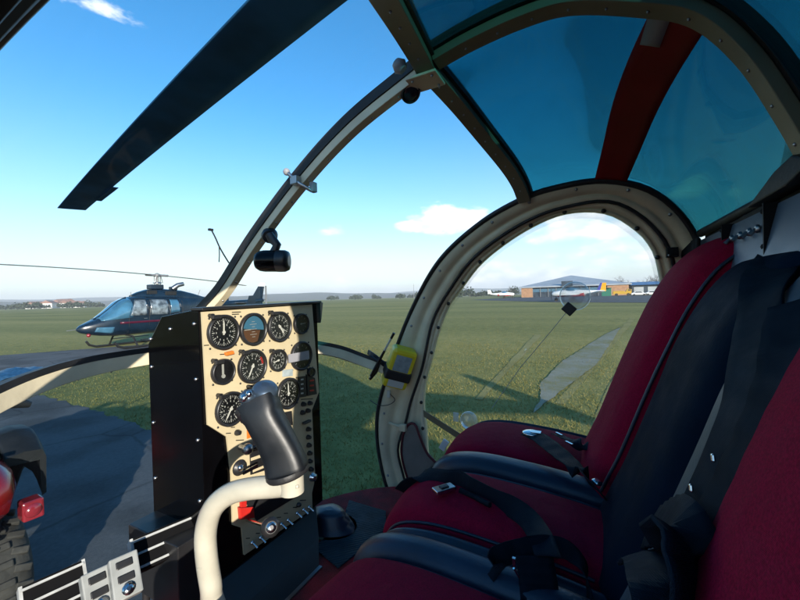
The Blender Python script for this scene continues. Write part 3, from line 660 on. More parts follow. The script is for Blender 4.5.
def bracket(t, c, X, Y, Zv):
    m = MB(); m.box(c, (.052, .085, .036), 0, (X, Y, Zv))
    for k in (-.024, .004): m.box(c+Y*(k*-1)+Zv*.0165, (.032, .017, .006), 1, (X, Y, Zv))
    m.tube([c-Zv*.018, c-Zv*.08], .011, 8, 0)
    q = m.build('adjuster', ['adjuster_grey', 'black_plastic'], t, bevel=.003)
    e = c-Y*.027+Zv*.019; m = MB(); m.lathe([(.012, -.002), (.012, .004), (.004, .006)], e, Zv, 12); m.build('adjuster_screw', 'chrome', q)
t, X, Y, Z_ = pedal(.2, 'black pedal tread with white stripes right next to the console side', (134, 556), (200, 527), 1.10); bracket(t, at(125, 577, z=1.10), X, Y, Z_)
t, X, Y, Z_ = pedal(.2, 'black striped pedal tread at the bottom left edge, nearest the left chin window', (22, 607), (86, 577), 1.08); bracket(t, at(98, 592, z=1.08), X, Y, Z_)
# black quilted boot on the carpet right of the console
bt = thing('pedal_boot', 'black glossy rubber boot on red carpet right of the console base', 'pedal boot', at(330, 528, z=.852))
c = at(330, 526, z=.852); m = MB(); rings = []
for k, (r, h) in enumerate(((.125, 0), (.12, .012), (.095, .020), (.10, .034), (.076, .042), (.080, .054), (.05, .062), (.02, .066))):
    rings.append([c+V((r*.62*cos(q)*(1+.1*sin(3*q)), r*.8*sin(q)*(1+.08*cos(4*q)), h)) for q in [2*PI*j/20 for j in range(20)]])
m.loft(rings, 0, True); m.build('rubber_bellows', 'vinyl', bt)
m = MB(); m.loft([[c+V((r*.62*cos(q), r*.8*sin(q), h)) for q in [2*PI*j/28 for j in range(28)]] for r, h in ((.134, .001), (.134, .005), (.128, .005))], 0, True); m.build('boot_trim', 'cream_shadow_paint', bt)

# ------------------------------------------------------------------ seats
CUSH = [(-.03, 1.200), (.05, 1.212), (.15, 1.222), (.27, 1.228), (.35, 1.222), (.405, 1.204), (.437, 1.170), (.446, 1.12), (.44, 1.05), (.425, .96)]
BACK = [(.03, 1.19), (.0, 1.26), (-.03, 1.33), (-.085, 1.48), (-.125, 1.58), (-.165, 1.67), (-.21, 1.745), (-.25, 1.785), (-.29, 1.805), (-.33, 1.80)]
BACK2 = [(.0, 1.19), (-.03, 1.26), (-.06, 1.33), (-.115, 1.48), (-.150, 1.58), (-.185, 1.655), (-.22, 1.71), (-.255, 1.745), (-.29, 1.758), (-.33, 1.75)]
def pad(prof, x0, x1, crown=.018, er=.03, ed=.028, dep=.10, n=21, lift=0, taper=None, ns=34):
    p = resample([V((0, y, z)) for y, z in prof], ns); m = MB(); rows = []; W = x1-x0
    us = [0, .01, .03, .06, .1]+[.1+.8*k/(n-11) for k in range(1, n-11)]+[.9, .94, .97, .99, 1]
    for i, q in enumerate(p):
        a = (p[min(i+1, ns-1)]-p[max(i-1, 0)]).normalized(); nn = V((0, -a.z, a.y))
        if nn.dot(V((0, .5, 1))) < 0: nn = -nn
        x0_, x1_ = (x0, x1) if not taper else taper(i/(ns-1), x0, x1)
        row = []
        for u in us:
            e = min(u, 1-u)*W; fall = ed*(1-math.sqrt(max(0, 1-(1-min(1, e/er))**2))) if e < er else 0
            row.append(V((x0_+(x1_-x0_)*u, q.y, q.z))+nn*(lift+crown*(1-(2*u-1)**2)-fall))
        rows.append([row[0]-nn*dep]+row+[row[-1]-nn*dep])
    m.grid(rows, 0, True); m.add(rows[0], [tuple(range(len(rows[0])))], 0); m.add(rows[-1], [tuple(range(len(rows[0])))[::-1]], 0)
    return m
def piping(prof, x, lift, r, ns=40):
    p = resample([V((x, y, z)) for y, z in prof], ns)[2:-3]; ns = len(p); out = []
    for i, q in enumerate(p):
        a = (p[min(i+1, ns-1)]-p[max(i-1, 0)]).normalized(); nn = V((0, -a.z, a.y))
        if nn.dot(V((0, .5, 1))) < 0: nn = -nn
        out.append(q+nn*lift)
    return MB().tube(out, r, 6)
def seat(label, cx, back, bolsters, bback, bm='crimson_cloth', backmat='crimson_cloth', BK=BACK, cr=.022):
    s = thing('cockpit_chair', label, 'seat', ((cx[0]+cx[1])/2, .2, .85), group='row of three cabin seats')
    cu = pad(CUSH, *cx).build('seat_cushion', bm, s); 
    for x0, x1, lf in bolsters: pad(CUSH, x0, x1, .008, .028, .026, lift=lf).build('bolster', 'vinyl', s)
    bk = pad(BK, *back, crown=cr, er=.06, ed=.05, dep=.05).build('backrest', backmat, s)
    for x0, x1, lf in bback: pad(BK, x0, x1, .012, .04, .04, lift=lf, dep=.05).build('back_bolster', 'vinyl_grey', s)
    m = MB(); m.box(((cx[0]+cx[1])/2, .19, 1.0), (cx[1]-cx[0], .44, .28)); m.build('seat_base', 'bulkhead_black', s, bevel=.01)
    piping(CUSH, cx[1]-.004, -.014, .0035).build('piping', 'vinyl', cu); piping(CUSH, cx[0]+.004, -.014, .0035).build('piping', 'vinyl', cu)
    for x in (back[0]+.004, back[1]-.012): piping(BK, x, -.024, .004).build('piping', 'vinyl', bk)
    return s
seat('near crimson seat with blue-black vinyl edge, cut by the bottom right corner', (-.70, -.155), (-.68, -.232), [(-.153, -.082, .001)], [], BK=BACK2, cr=.03)
seat('narrow middle crimson seat cushion with a black vinyl backrest between the other two seats', (-.03, .208), (-.085, .264), [(-.080, -.032, -.018), (.210, .248, -.02)], [(-.205, -.09, -.012)], backmat='vinyl_back', BK=BACK2, cr=.004)
seat('far crimson seat beside the round door window, with tall red backrest edge', (.345, .64), (.255, .655), [(.25, .343, .003), (.642, .668, -.004)], [])

# ------------------------------------------------------------------ belts
def ribbon(pts, wv, w, th=.0022, n=48, mb=None):
    p = resample(pts, n); ww = resample([V(q) for q in wv], n); m = mb or MB(); rows = []
    for i, q in enumerate(p):
        a = (p[min(i+1, n-1)]-p[max(i-1, 0)]).normalized(); s = (ww[i]-a*ww[i].dot(a)).normalized(); nn = a.cross(s)
        rows.append([q+s*(w*k/2)+nn*(.03*w*(1-k*k)+.0008*sin(i*.9)) for k in (-1, -.6, 0, .6, 1)])
    m.solid = th
    return m.grid(rows)
ZB = 1.252
b1 = thing('seat_belt', 'blue-black lap belt lying along the middle crimson cushion with chrome buckle', 'seat belt', at(460, 480, z=ZB), group='lap belts and harness')
pts = [at(*p, z=z) for p, z in (((402, 492), 1.17), ((412, 481), 1.215), ((425, 476), 1.236), ((446, 479), 1.250), ((460, 480), 1.258), ((474, 488), 1.256), ((492, 498), 1.250), ((512, 507), 1.254), ((528, 519), 1.256), ((540, 536), 1.262), ((548, 556), 1.262))]
wv = [(.2, -.9, 0)]*4+[(.35, .35, .8), (.2, .2, 1), (.2, .1, 1), (.3, -.3, .8), (.7, -.5, .4), (1, -.2, .1), (1, 0, 0)]
ribbon(pts, wv, .042).build('webbing', 'webbing', b1)
q = at(444, 489, z=ZB); X = V((.8, -.6, 0)); Y = V((.6, .8, 0)); m = MB(); m.box(q, (.052, .026, .010), 0, (X, Y, V((0, 0, 1)))); m.box(q+V((0, 0, .0055)), (.022, .014, .004), 1, (X, Y, V((0, 0, 1)))); m.build('buckle', ['chrome', 'black_plastic'], b1, bevel=.003)
m = MB(); m.tube([at(460, 490, z=ZB), at(475, 497, z=ZB-.004), at(490, 505, z=ZB)], .006, 6); m.build('belt_tail', 'webbing', b1)
b2 = thing('seat_belt', 'lap belt with a broad pale blue metal tongue on the far crimson cushion', 'seat belt', at(560, 455, z=ZB), group='lap belts and harness')
pts = [at(*p, z=z) for p, z in (((527, 432), 1.262), ((540, 438), 1.266), ((558, 452), 1.268), ((575, 467), 1.268), ((590, 482), 1.266), ((605, 498), 1.25))]
ribbon(pts, [(1, .5, 0)]*6, .048).build('webbing', 'webbing', b2)
q = at(532, 433, z=ZB+.012); m = MB(); m.ball(q, .026, 0, 16, (1.0, 1.15, .28)); m.box(q+V((-.005, -.012, .006)), (.022, .03, .004), 0); m.build('belt_tongue', 'chrome', b2)
ribbon([at(*p, z=z) for p, z in (((556, 434), 1.258), ((570, 440), 1.264), ((585, 446), 1.262), ((600, 446), 1.268))], [(.5, 1, 0)]*4, .036).build('webbing', 'webbing', b2)
for (x, y) in ((559, 434), (569, 443), (592, 444)):
    q = at(x, y, z=ZB+.014); m = MB(); m.box(q, (.006, .026, .004), 0, (V((.7, -.7, 0)), V((.7, .7, 0)), V((0, 0, 1)))); m.build('slide_bar', 'chrome', b2)
m = MB(); q = at(597, 482, z=ZB+.016); m.lathe([(.011, -.003), (.011, .003), (.006, .005)], q, (0, -.2, 1), 14); m.build('anchor_ring', 'chrome', b2)
b3 = thing('seat_belt', 'black looped belt standing up between the near and middle cushions', 'seat belt', at(530, 560, z=1.2), group='lap belts and harness')
pts = [deep(*p) for p in ((500, 574, .615), (493, 566, .62), (497, 557, .63), (520, 550, .64), (545, 546, .645), (567, 550, .645), (581, 564, .63), (588, 585, .61), (590, 615, .59))]
ribbon(pts, [(.1, .3, 1)]*6+[(.5, .2, .7), (.8, .2, .3), (1, .2, 0)], .034, n=50).build('webbing', 'webbing', b3)
pts = [deep(*p) for p in ((534, 556, .625), (537, 575, .61), (540, 600, .59), (541, 630, .57))]
ribbon(pts, [(.45, -.88, 0)]*4, .062, .004).build('belt_pad', 'webbing', b3)
m = MB(); m.box(deep(514, 562, .60), (.005, .005, .014)); m.tube([deep(514, 568, .60), deep(519, 577, .60)], .0025, 6); m.build('belt_clip', 'chrome', b3)
hb = thing('shoulder_harness', 'black shoulder harness hanging down the dark backrest with metal adjusters', 'seat belt', (-.1, -.1, 1.3), group='lap belts and harness')
def on_back(px, py, off):   # point on the reclined backrest, off metres in front of it
    D = ray(px, py); lo = 0
    for k in range(1, 4000):
        q = EYE+D*(k*1e-6*2); zz = q.z
        y = None
        for (y0, z0), (y1, z1) in zip(BACK2[:-2], BACK2[1:-1]):
            if z0 <= zz <= z1: y = y0+(y1-y0)*(zz-z0)/(z1-z0)
        if y is None: y = BACK2[0][0] if zz < BACK2[0][1] else BACK2[-1][0]
        if q.y-off <= y+.0 and k > 100: return q
    return q
pts = [on_back(*p, .010) for p in ((786, 246), (768, 275), (757, 320), (748, 370), (735, 420), (715, 465), (697, 510))]
ribbon(pts, [(1, .1, .15)]*7, .060, .003).build('webbing', 'webbing', hb)
pts = [on_back(*p, .016) for p in ((796, 300), (785, 360), (762, 420), (738, 470), (715, 515), (695, 550))]
ribbon(pts, [(1, .1, .3)]*6, .050, .003).build('webbing', 'webbing', hb)
pts = [on_back(*p) for p in ((652, 528, .012), (664, 522, .03), (676, 526, .045), (682, 560, .04), (688, 610, .03))]
ribbon(pts, [(.9, -.3, .2)]*5, .062, .004).build('belt_pad', 'webbing', hb)
pts = [on_back(*p) for p in ((636, 560, .012), (645, 556, .03), (655, 580, .04), (664, 620, .03))]
ribbon(pts, [(.4, -.8, .2)]*4, .05, .004).build('belt_pad', 'webbing', hb)
for (x, y) in ((713, 458), (691, 488)):
    q = on_back(x, y, .018); m = MB(); m.box(q, (.006, .004, .010), 0, (V((.9, .1, -.3)), V((0, 1, 0)), V((.3, 0, .9)))); m.build('adjuster', 'chrome', hb, bevel=.002)

# ------------------------------------------------------------------ switch panel on the bulkhead behind the seats
sp = thing('switch_panel', 'blue-grey metal switch plate on the bulkhead above the seat backs', 'switch panel', (.2, -.29, 1.8))
zt0, zb0, yy = 1.846, 1.742, -.268
m = MB(); m.prism([(.60, yy-.012, zt0-.006), (-.5, yy-.012, zt0-.006), (-.5, yy+.01, zb0), (.56, yy+.01, zb0)], (0, -.012, 0))
for x in (.33, .10): m.box((x, yy-.004, 1.793), (.004, .022, .10), 1)
for x, z in ((.345, 1.832), (.345, 1.77), (.115, 1.832), (.115, 1.77)): m.ball((x, yy+.001, z), .006, 1, 8)
m.build('plate', ['switch_plate', 'bulkhead_black'], sp)
for i, x in enumerate((.29, .24, .19, .15)):
    q = V((x, yy-.002, 1.806)); m = MB(); m.lathe([(.008, 0), (.008, .003), (.005, .005)], q, (0, 1, .1), 12); m.tube([q+V((0, .004, 0)), q+V((0, .013, -.010))], [.003, .0042], 8); m.build('toggle_switch', 'steel', sp)
m = MB(); m.prism([(.18, -.262, 1.85), (.02, -.262, 1.852), (-.06, -.262, 1.868), (.0, -.262, 1.892), (.06, -.262, 1.885)], (0, -.03, 0)); m.build('vent_slot', 'black_rubber', sp, bevel=.003)

# ------------------------------------------------------------------ small cabin equipment
be = thing('emergency_beacon', 'bright yellow strapped radio beacon on the cream door post', 'beacon', at(398, 372, x=.66))
q = at(399, 367, x=.670); a = (at(408, 345, x=.685)-at(393, 388, x=.685)).normalized(); X = V((1, 0, 0)); X = (X-a*X.dot(a)).normalized(); X = (X*.8+a.cross(X)*.6).normalized(); Y = a.cross(X)
sc = 1.0; m = MB(); m.box(q, (.078, .108, .180), 0, (X, Y, a)); bo = m.build('beacon_body', 'yellow_plastic', be, bevel=.015)
S1 = -X if (-X).dot(EYE-q) > 0 else X; S2 = -Y if (-Y).dot(EYE-q) > 0 else Y
big, hw, hh, hn = (S1, Y, .072, .026)
m = MB(); m.box(q+S1*.0385+a*.030, (.003, .070, .072), 0, (X, Y, a)); m.build('screen', 'screen_grey', bo, bevel=.001)
m = MB(); m.box(q+S1*.0385-a*.064, (.003, .07, .030), 0, (X, Y, a)); m.build('label_plate', 'mark_white', bo)
m = MB(); m.box(q-a*.028, (.084, .115, .046), 0, (X, Y, a)); m.build('strap', 'black_rubber', be, bevel=.008)
s0 = q-a*.026+S1*.02; m = MB(); ribbon([s0, at(384, 364, x=.66), at(374, 356, x=.67), at(368, 352, x=.70)], [a]*4, .022, .004, mb=m); m.build('strap', 'black_rubber', be)
m = MB(); w0 = at(371, 376, x=.62); w1 = at(394, 333, x=.62); m.tube([w0, w0.lerp(w1, .60)], [.008, .006], 8, 0); m.tube([w0.lerp(w1, .60), w0.lerp(w1, .88)], .0048, 8, 1); m.tube([w0.lerp(w1, .88), w1], .0062, 8, 0); m.build('antenna', ['black_plastic', 'mark_white'], be)
m = MB(); m.tube([at(371, 357, x=.65), at(380, 362, x=.65), at(376, 372, x=.65), at(370, 379, x=.65)], .007, 8); m.build('antenna_clamp', 'black_plastic', be)
m = MB(); m.tube(resample([at(*p, x=.69) for p in ((390, 394), (395, 400), (388, 405), (378, 405), (370, 400))], 20), .0018, 6); m.build('cord', 'black_plastic', be)
m = MB(); m.box(at(389, 394, x=.70), (.012, .018, .032)); m.build('clip', 'mark_white', be, bevel=.003)

co = thing('compass', 'rounded black magnetic compass hanging from the windshield post on an arm', 'compass', (-.02, .80, 1.83))
c = at(273, 261, x=-.03); dpt = depth(c); k = dpt/F
m = MB(); e0 = c-RR*(11*k); e1 = c+RR*(11*k); prof = [(.3, -17.5), (.72, -16.5), (.93, -13), (1, -8), (1, 4)]
m.lathe([(10.8*k*r, h*k) for r, h in prof], c, RR, 24, 0); cb = m.build('compass_body', 'black_gloss', co)
m = MB(); m.lathe([(10.9*k*r, h*k) for r, h in [(1, 4.2), (1.01, 7), (1.0, 12), (.86, 15.5), (.5, 16.5)]], c, RR, 24, 0); m.build('compass_lens', 'black_plastic', cb)
m = MB(); m.tube([c+RR*(1*k)+UU*(9*k), c+RR*(4*k)+UU*(16*k), c-RR*(1*k)+UU*(22*k), c-RR*(4*k)+UU*(27*k)], [4.2*k, 4.4*k, 4.6*k, 4*k], 10); m.build('compass_arm', 'black_plastic', co)
m = MB(); a = (at(277, 227, x=0)-at(262, 247, x=0)).normalized(); qq = at(269.5, 236, x=-.006); m.lathe([(8*k, -5*k), (8.2*k, 0), (6.5*k, 3*k)], qq, V((-.6, -.5, -.4)), 16); m.build('compass_mount', 'black_plastic', co)

cl = thing('cabin_lamp', 'small round black lamp under the windshield post near the roof', 'lamp', at(410, 93, x=.0))
c = at(410.5, 93, x=.01); k = depth(c)/F; ax = V((-.35, -.5, -.75)).normalized()
m = MB(); m.lathe([(9.8*k, -.012), (10.3*k, -.004), (10*k, .004), (8.6*k, .006), (8.2*k, .002), (2*k, .001)], c, ax, 24); m.build('lamp_housing', 'black_plastic', cl)
m = MB(); m.lathe([(7.4*k, .0035), (5.2*k, .006), (.5*k, .007)], c, ax, 20); m.build('lamp_lens', 'window_dark', cl)
m = MB(); m.tube([c-ax*.008, at(408, 82, x=.005)], .006, 8); m.build('lamp_arm', 'steel', cl)
m = MB(); pts = [at(*p, y=.95) for p in ((212, 231), (216, 239), (219, 246), (224, 255), (229, 263))]; m.tube(resample(pts, 16), .0022, 5); m.tube(resample([pts[2], at(219.4, 254, y=.95), at(219, 262, y=.95)], 10), .0016, 5); m.box(pts[0]+V((-.004, 0, .003)), (.012, .008, .006))
ys = m.build('yaw_string', 'black_rubber'); tag(ys, 'thin dark yaw string stuck to the left windshield pane', 'yaw string')
# little cap outside at the roof junction
m = MB(); q = at(400, 66.5, y=.335); m.lathe([(.010, -.01), (.016, .0), (.010, .012)], q, (-.3, .6, .7), 12); m.build('air_probe', 'tape_grey', cabin)

# ================================================================== OUTSIDE
def sheet(name, poly, z, mt):
    m = MB(); m.add([(p[0], p[1], z) for p in poly], [tuple(range(len(poly)))]); o = m.build(name, mt); o['kind'] = 'structure'; return o
# ground to the horizon
m = MB(); n = 48; Rg = 4700; rg = [0, 20, 60, 200, 600, 2000, Rg]
rings = [[V((max(r, .01)*cos(2*PI*k/n), max(r, .01)*sin(2*PI*k/n), 0)) for k in range(n)] for r in rg]; m.loft(rings, 0, True, True, False)
m.build('ground', 'grass')['kind'] = 'structure'
far = lambda x, y: at(x, y, z=0)
gA = [far(0, 392), far(35, 393.5), far(90, 409), far(155, 431), far(260, 470), far(300, 520)]
ar = random.Random(9); ge = []
for A, B in zip(gA[:4], gA[1:4]+[V((2.0, 4.2, 0))]):
    nn = int((B-A).length*9)+1
    for q in range(nn): c = A.lerp(B, q/nn); ge.append((c.x+ar.uniform(-.05, .05), c.y+ar.uniform(-.05, .05)))
apron = [(-40, 11.0)]+ge+[(2.0, 4.2), (1.6, 3.2), (1.4, 2), (1.3, .4), (1.3, -6), (-40, -6)]
sheet('apron', apron, .008, 'asphalt')
tw = [far(-60, 386), far(0, 382), far(90, 366), far(156, 356), far(230, 349), far(280, 342.5)]
tw2 = [far(280, 331.2), far(230, 335.5), far(156, 344), far(80, 349.5), far(0, 355.5), far(-60, 361)]
sheet('taxiway', [(p.x, p.y) for p in tw+tw2], .004, 'asphalt')
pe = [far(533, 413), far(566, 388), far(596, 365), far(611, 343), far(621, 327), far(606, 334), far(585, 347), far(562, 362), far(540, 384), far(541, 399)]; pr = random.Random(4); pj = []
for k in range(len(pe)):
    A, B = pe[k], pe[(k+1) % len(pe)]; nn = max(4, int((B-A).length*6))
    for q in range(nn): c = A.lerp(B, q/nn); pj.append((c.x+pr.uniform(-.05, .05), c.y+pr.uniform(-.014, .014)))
sheet('pale_run', pj, .012, 'painted_reflection')  # reflection in the door window, built as a pale strip on the grass
sheet('parking_apron', [(p.x, p.y) for p in [far(470, 300), far(560, 302.5), far(700, 303), far(700, 295.5), far(600, 295), far(540, 296.2)]], .03, 'asphalt')
for i, (a, b_, w) in enumerate((((560, 404), (634, 318), .10), ((600, 417), (648, 318), .08), ((640, 372), (652, 318), .10), ((478, 400), (540, 335), .08))):
    A, B = far(*a), far(*b_); d = (B-A).normalized(); s_ = V((-d.y, d.x, 0)); pp = []
    for k in range(13): pp.append(A.lerp(B, k/12)+s_*(w*.6+random.uniform(0, w*.6)+.012*k))
    for k in range(12, -1, -1): pp.append(A.lerp(B, k/12)-s_*(w*.6+random.uniform(0, w*.5)))
    sheet('pale_line', [(p.x, p.y) for p in pp], .004+.002*i, 'pale_yellow')  # thin pale yellowish lines laid over the grass
# grass blades where the lawn is close
m = MB()
vs, fs = [], []
def inpoly(x, y, P):
    c_ = False
    for i in range(len(P)):
        x0, y0 = P[i][:2]; x1, y1 = P[i-1][:2]
        if (y0 > y) != (y1 > y) and x < (x1-x0)*(y-y0)/(y1-y0)+x0: c_ = not c_
    return c_
refl_poly = [(p.x, p.y) for p in [far(533, 413), far(566, 388), far(596, 365), far(611, 343), far(621, 327), far(606, 334), far(585, 347), far(562, 362), far(540, 384), far(541, 399)]]
twp = [(p.x, p.y) for p in tw+tw2]
cnt = 0
while cnt < 120000:
    rr = 2.2+random.random()**1.5*11+random.random()**5*24; an = YAW+R(random.uniform(-50, 50)); x = EYE.x+rr*sin(an); y = rr*cos(an)
    if inpoly(x, y, apron) or inpoly(x, y, twp) or (inpoly(x, y, refl_poly) and random.random() < .55): continue
    cl_ = .6+.8*(sin(x*2.1+1.3*sin(y*1.7))*sin(y*2.6+x*.7)*.5+.5)
    h = random.uniform(.014, .044)*cl_*(1-min(rr, 24)*.022); q = random.uniform(0, 2*PI); w = random.uniform(.002, .0045)*(1+rr*.07); l = random.uniform(.2, 1.1)*h; qq = random.uniform(0, 2*PI)
    b0 = len(vs); vs += [V((x-w*cos(q), y-w*sin(q), 0)), V((x+w*cos(q), y+w*sin(q), 0)), V((x+l*cos(qq), y+l*sin(qq), h))]; fs.append((b0, b0+1, b0+2)); cnt += 1
m.add(vs, fs, 0, False); g = m.build('grass_blades', 'grass_blade'); g['kind'] = 'stuff'; g['label'] = 'short winter grass growing around the parked helicopter'; g['category'] = 'grass'

# ------------------------------------------------------------------ parked dark blue helicopter
H = thing('parked_helicopter', 'dark blue turbine helicopter parked on grass behind the console', 'helicopter', (5.75, 16.75, 0), R(3))
ST = [(0, .80, .86, .03), (.12, .70, .97, .16), (.35, .62, 1.08, .30), (.7, .54, 1.24, .46), (1.05, .50, 1.52, .57), (1.4, .48, 1.84, .64), (1.75, .47, 2.02, .67), (2.2, .47, 2.05, .68), (3.0, .47, 2.05, .67), (3.6, .50, 2.04, .62), (4.2, .60, 1.99, .52), (4.7, .82, 1.98, .40), (5.15, 1.05, 1.92, .27), (5.6, 1.20, 1.88, .21)]
def stat(x):
    for a, b_ in zip(ST, ST[1:]):
        if a[0] <= x <= b_[0]:
            t = (x-a[0])/(b_[0]-a[0]); return [a[i]+(b_[i]-a[i])*t for i in (1, 2, 3)]
def hp(x, ang, off=0):
    zb, zt, w = stat(x); e = .62; cy, sz = cos(ang), sin(ang)
    return V((x, -(w+off)*abs(cy)**e*(1 if cy > 0 else -1), (zb+zt)/2+((zt-zb)/2+off)*abs(sz)**e*(1 if sz > 0 else -1)))
def zang(x, z):   # angle on the port side for a height
    zb, zt, w = stat(x); k = max(-1, min(1, (z-(zb+zt)/2)/((zt-zb)/2))); return math.asin(max(-1, min(1, abs(k)**(1/.62)*(1 if k > 0 else -1))))
m = MB(); xs = [0, .05, .12, .22, .35, .5, .7, .9, 1.05, 1.2, 1.4, 1.6, 1.75, 2, 2.2, 2.6, 3, 3.3, 3.6, 3.9, 4.2, 4.5, 4.7, 4.9, 5.15, 5.4, 5.6]
m.loft([[hp(x, 2*PI*k/28) for k in range(28)] for x in xs], 0, True); hbod = m.build('fuselage', 'heli_blue', H, local=True)
m = MB(); m.tube([(5.5, 0, 1.54), (7.2, 0, 1.63), (9.1, 0, 1.74)], [.20, .15, .10], 14); m.build('tail_boom', 'heli_blue', H, local=True)
m = MB()
for x, zt, w in (): pass
cw = [(1.9, 2.10, .18), (2.15, 2.22, .30), (2.5, 2.33, .36), (3.2, 2.36, .38), (4.0, 2.30, .36), (4.6, 2.16, .28), (5.3, 1.95, .16)]
m.loft([[V((x, -w*cos(q), 1.9+(zt-1.9)*abs(sin(q))**.6*(1 if sin(q) > 0 else -1))) for q in [2*PI*k/18 for k in range(18)]] for x, zt, w in cw], 0, True)
m.box((2.9, 0, 2.44), (.55, .34, .2)); m.box((3.7, 0, 2.38), (.3, .2, .16))
m.build('engine_cowling', 'heli_blue', H, local=True, bevel=.03)
def hwin(name, quad, mt, off=.010):
    m = MB(); (x0, z0), (x1, z1), (x2, z2), (x3, z3) = quad; rows = []
    for j in range(7):
        v = j/6; row = []
        for i in range(9):
            u = i/8; x = (x0*(1-u)+x1*u)*(1-v)+(x3*(1-u)+x2*u)*v; z = (z0*(1-u)+z1*u)*(1-v)+(z3*(1-u)+z2*u)*v
            row.append(hp(x, zang(x, z), off))
        rows.append(row)
    m.grid(rows); return m.build(name, mt, H, local=True, solid=.008)
def hwrap(name, x0, x1, zf, mt, off=.010):   # windscreen wraps over the nose
    m = MB(); rows = []
    for i in range(14):
        x = x0+(x1-x0)*i/13; a0 = zang(x, zf(x)); rows.append([hp(x, a0+(PI-2*a0)*k/16, off) for k in range(17)])
    m.grid(rows); return m.build(name, mt, H, local=True, solid=.008)
hwrap('windscreen', .62, 1.62, lambda x: 1.10+(x-.62)*.10, 'heli_glass')
hwin('door_window', [(1.50, 1.26), (2.12, 1.26), (2.12, 1.88), (1.72, 1.88)], 'heli_glass_light')
hwin('door_window', [(2.28, 1.26), (3.02, 1.26), (3.00, 1.88), (2.28, 1.88)], 'heli_glass_light')
hwin('door_window', [(3.14, 1.30), (3.60, 1.34), (3.52, 1.86), (3.14, 1.88)], 'heli_glass')
hwin('chin_glass', [(.42, .72), (.95, .62), (.98, .86), (.48, .88)], 'heli_glass')
m = MB()
for x in (1.45, 2.20, 3.08, 3.72):
    m.tube([hp(x, zang(x, z), .006) for z in (.62, .9, 1.2, 1.5, 1.8, 1.98)], .008, 5)
m.build('door_seam', 'quad_black', H, local=True)
m = MB(); rows = [[hp(x, zang(x, z), .006) for x in [1.15+k*.2 for k in range(17)]] for z in (.96, .99, 1.02, 1.04)]; m.grid(rows); m.build('cheat_line', 'heli_magenta', H, local=True, solid=.004)
m = MB(); m.prism([(8.25, -.03, 1.85), (8.95, -.03, 2.75), (9.28, -.03, 2.75), (9.05, -.03, 1.72), (9.2, -.03, 1.0), (8.9, -.03, 1.0)], (0, .06, 0)); fin = m.build('tail_fin', 'heli_blue', H, local=True, bevel=.015)
m = MB(); m.prism([(8.80, -.036, 2.56), (8.95, -.036, 2.757), (9.285, -.036, 2.757), (9.24, -.036, 2.56)], (0, .072, 0)); m.build('fin_tip', 'white_paint', fin, local=True)
m = MB(); m.prism([(7.0, -1.0, 1.62), (7.45, -1.0, 1.62), (7.45, 1.0, 1.62), (7.0, 1.0, 1.62)], (0, 0, .04)); m.prism([(6.9, -1.02, 1.4), (7.6, -1.02, 1.35), (7.55, -1.02, 2.0), (7.15, -1.02, 2.0)], (0, .03, 0)); m.prism([(6.9, .99, 1.4), (7.6, .99, 1.35), (7.55, .99, 2.0), (7.15, .99, 2.0)], (0, .03, 0)); m.build('stabilizer', 'heli_blue', H, local=True)
m = MB(); 
for s in (-1, 1):
    m.tube([(.75, s*.96, .30), (.85, s*.96, .14), (1.1, s*.96, .05), (3.9, s*.96, .05)], .045, 8)
    for x in (1.55, 3.3): m.tube([(x, s*.96, .07), (x, s*.66, .45), (x, 0, .52)], .035, 8)
    m.box((2.4, s*.93, .30), (1.4, .10, .03))
m.build('landing_skid', 'quad_black', H, local=True)
m = MB(); m.tube([(3.0, 0, 2.4), (3.0, 0, 2.98)], .05, 10); m.lathe([(.05, -.08), (.12, -.04), (.12, .04), (.03, .10)], (3.0, 0, 2.95), (0, 0, 1), 12); m.tube([(2.88, 0, 2.5), (2.9, .05, 2.9)], .02, 6); m.tube([(3.12, 0, 2.5), (3.1, -.05, 2.9)], .02, 6); m.build('rotor_mast', 'heli_grey', H, local=True)
for s in (-1, 1):
    m = MB(); rings = []
    for k in range(13):
        t = k/12; d = .35+4.75*t; zz = 2.95-.045*s*d-.12*t*t; y = s*.03*0+s*d*.06
        rings.append([V((3.0+s*d, y-.17, zz)), V((3.0+s*d, y-.05, zz+.022)), V((3.0+s*d, y+.17, zz+.004)), V((3.0+s*d, y-.05, zz-.016))])
    m.loft(rings, 0, True); m.tube([(3.0, 0, 2.95), (3.0+s*.5, s*.03, 2.95)], .05, 8); m.build('rotor_blade', 'heli_grey', H, local=True)
m = MB(); m.lathe([(.05, 0), (.05, .12)], (9.15, -.10, 1.78), (0, -1, 0), 10); m.box((9.15, -.22, 1.78), (.12, .02, 1.6)); m.build('tail_rotor', 'heli_grey', H, local=True)
m = MB()   # windscreen centre post and brow, door frames round the windows
m.tube([hp(x, PI/2, .014) for x in (.55, .8, 1.1, 1.4, 1.7)], .022, 6)
for x0, x1, z0, z1 in ((1.46, 2.16, 1.22, 1.90), (2.24, 3.06, 1.22, 1.90), (3.10, 3.62, 1.26, 1.90)):
    m.tube([hp(x, zang(x, z), .012) for x, z in ((x0, z0), (x1, z0), (x1, (z0+z1)/2), (x1-.02, z1), ((x0+x1)/2, z1+.01), (x0+.22 if x0 < 2 else x0, z1), (x0+.1 if x0 < 2 else x0, (z0+z1)/2), (x0, z0))], .013, 5)
m.build('window_surround', 'heli_blue', H, local=True)
for x in (2.05, 2.95): m = MB(); m.box(hp(x, zang(x, 1.13), .015), (.12, .02, .03)); m.build('door_handle', 'steel', H, local=True, bevel=.005)
m = MB(); m.tube([(3.55, -.20, 2.36), (3.72, -.30, 2.52), (3.95, -.36, 2.58)], [.11, .10, .09], 12); m.build('exhaust', 'steel', H, local=True)
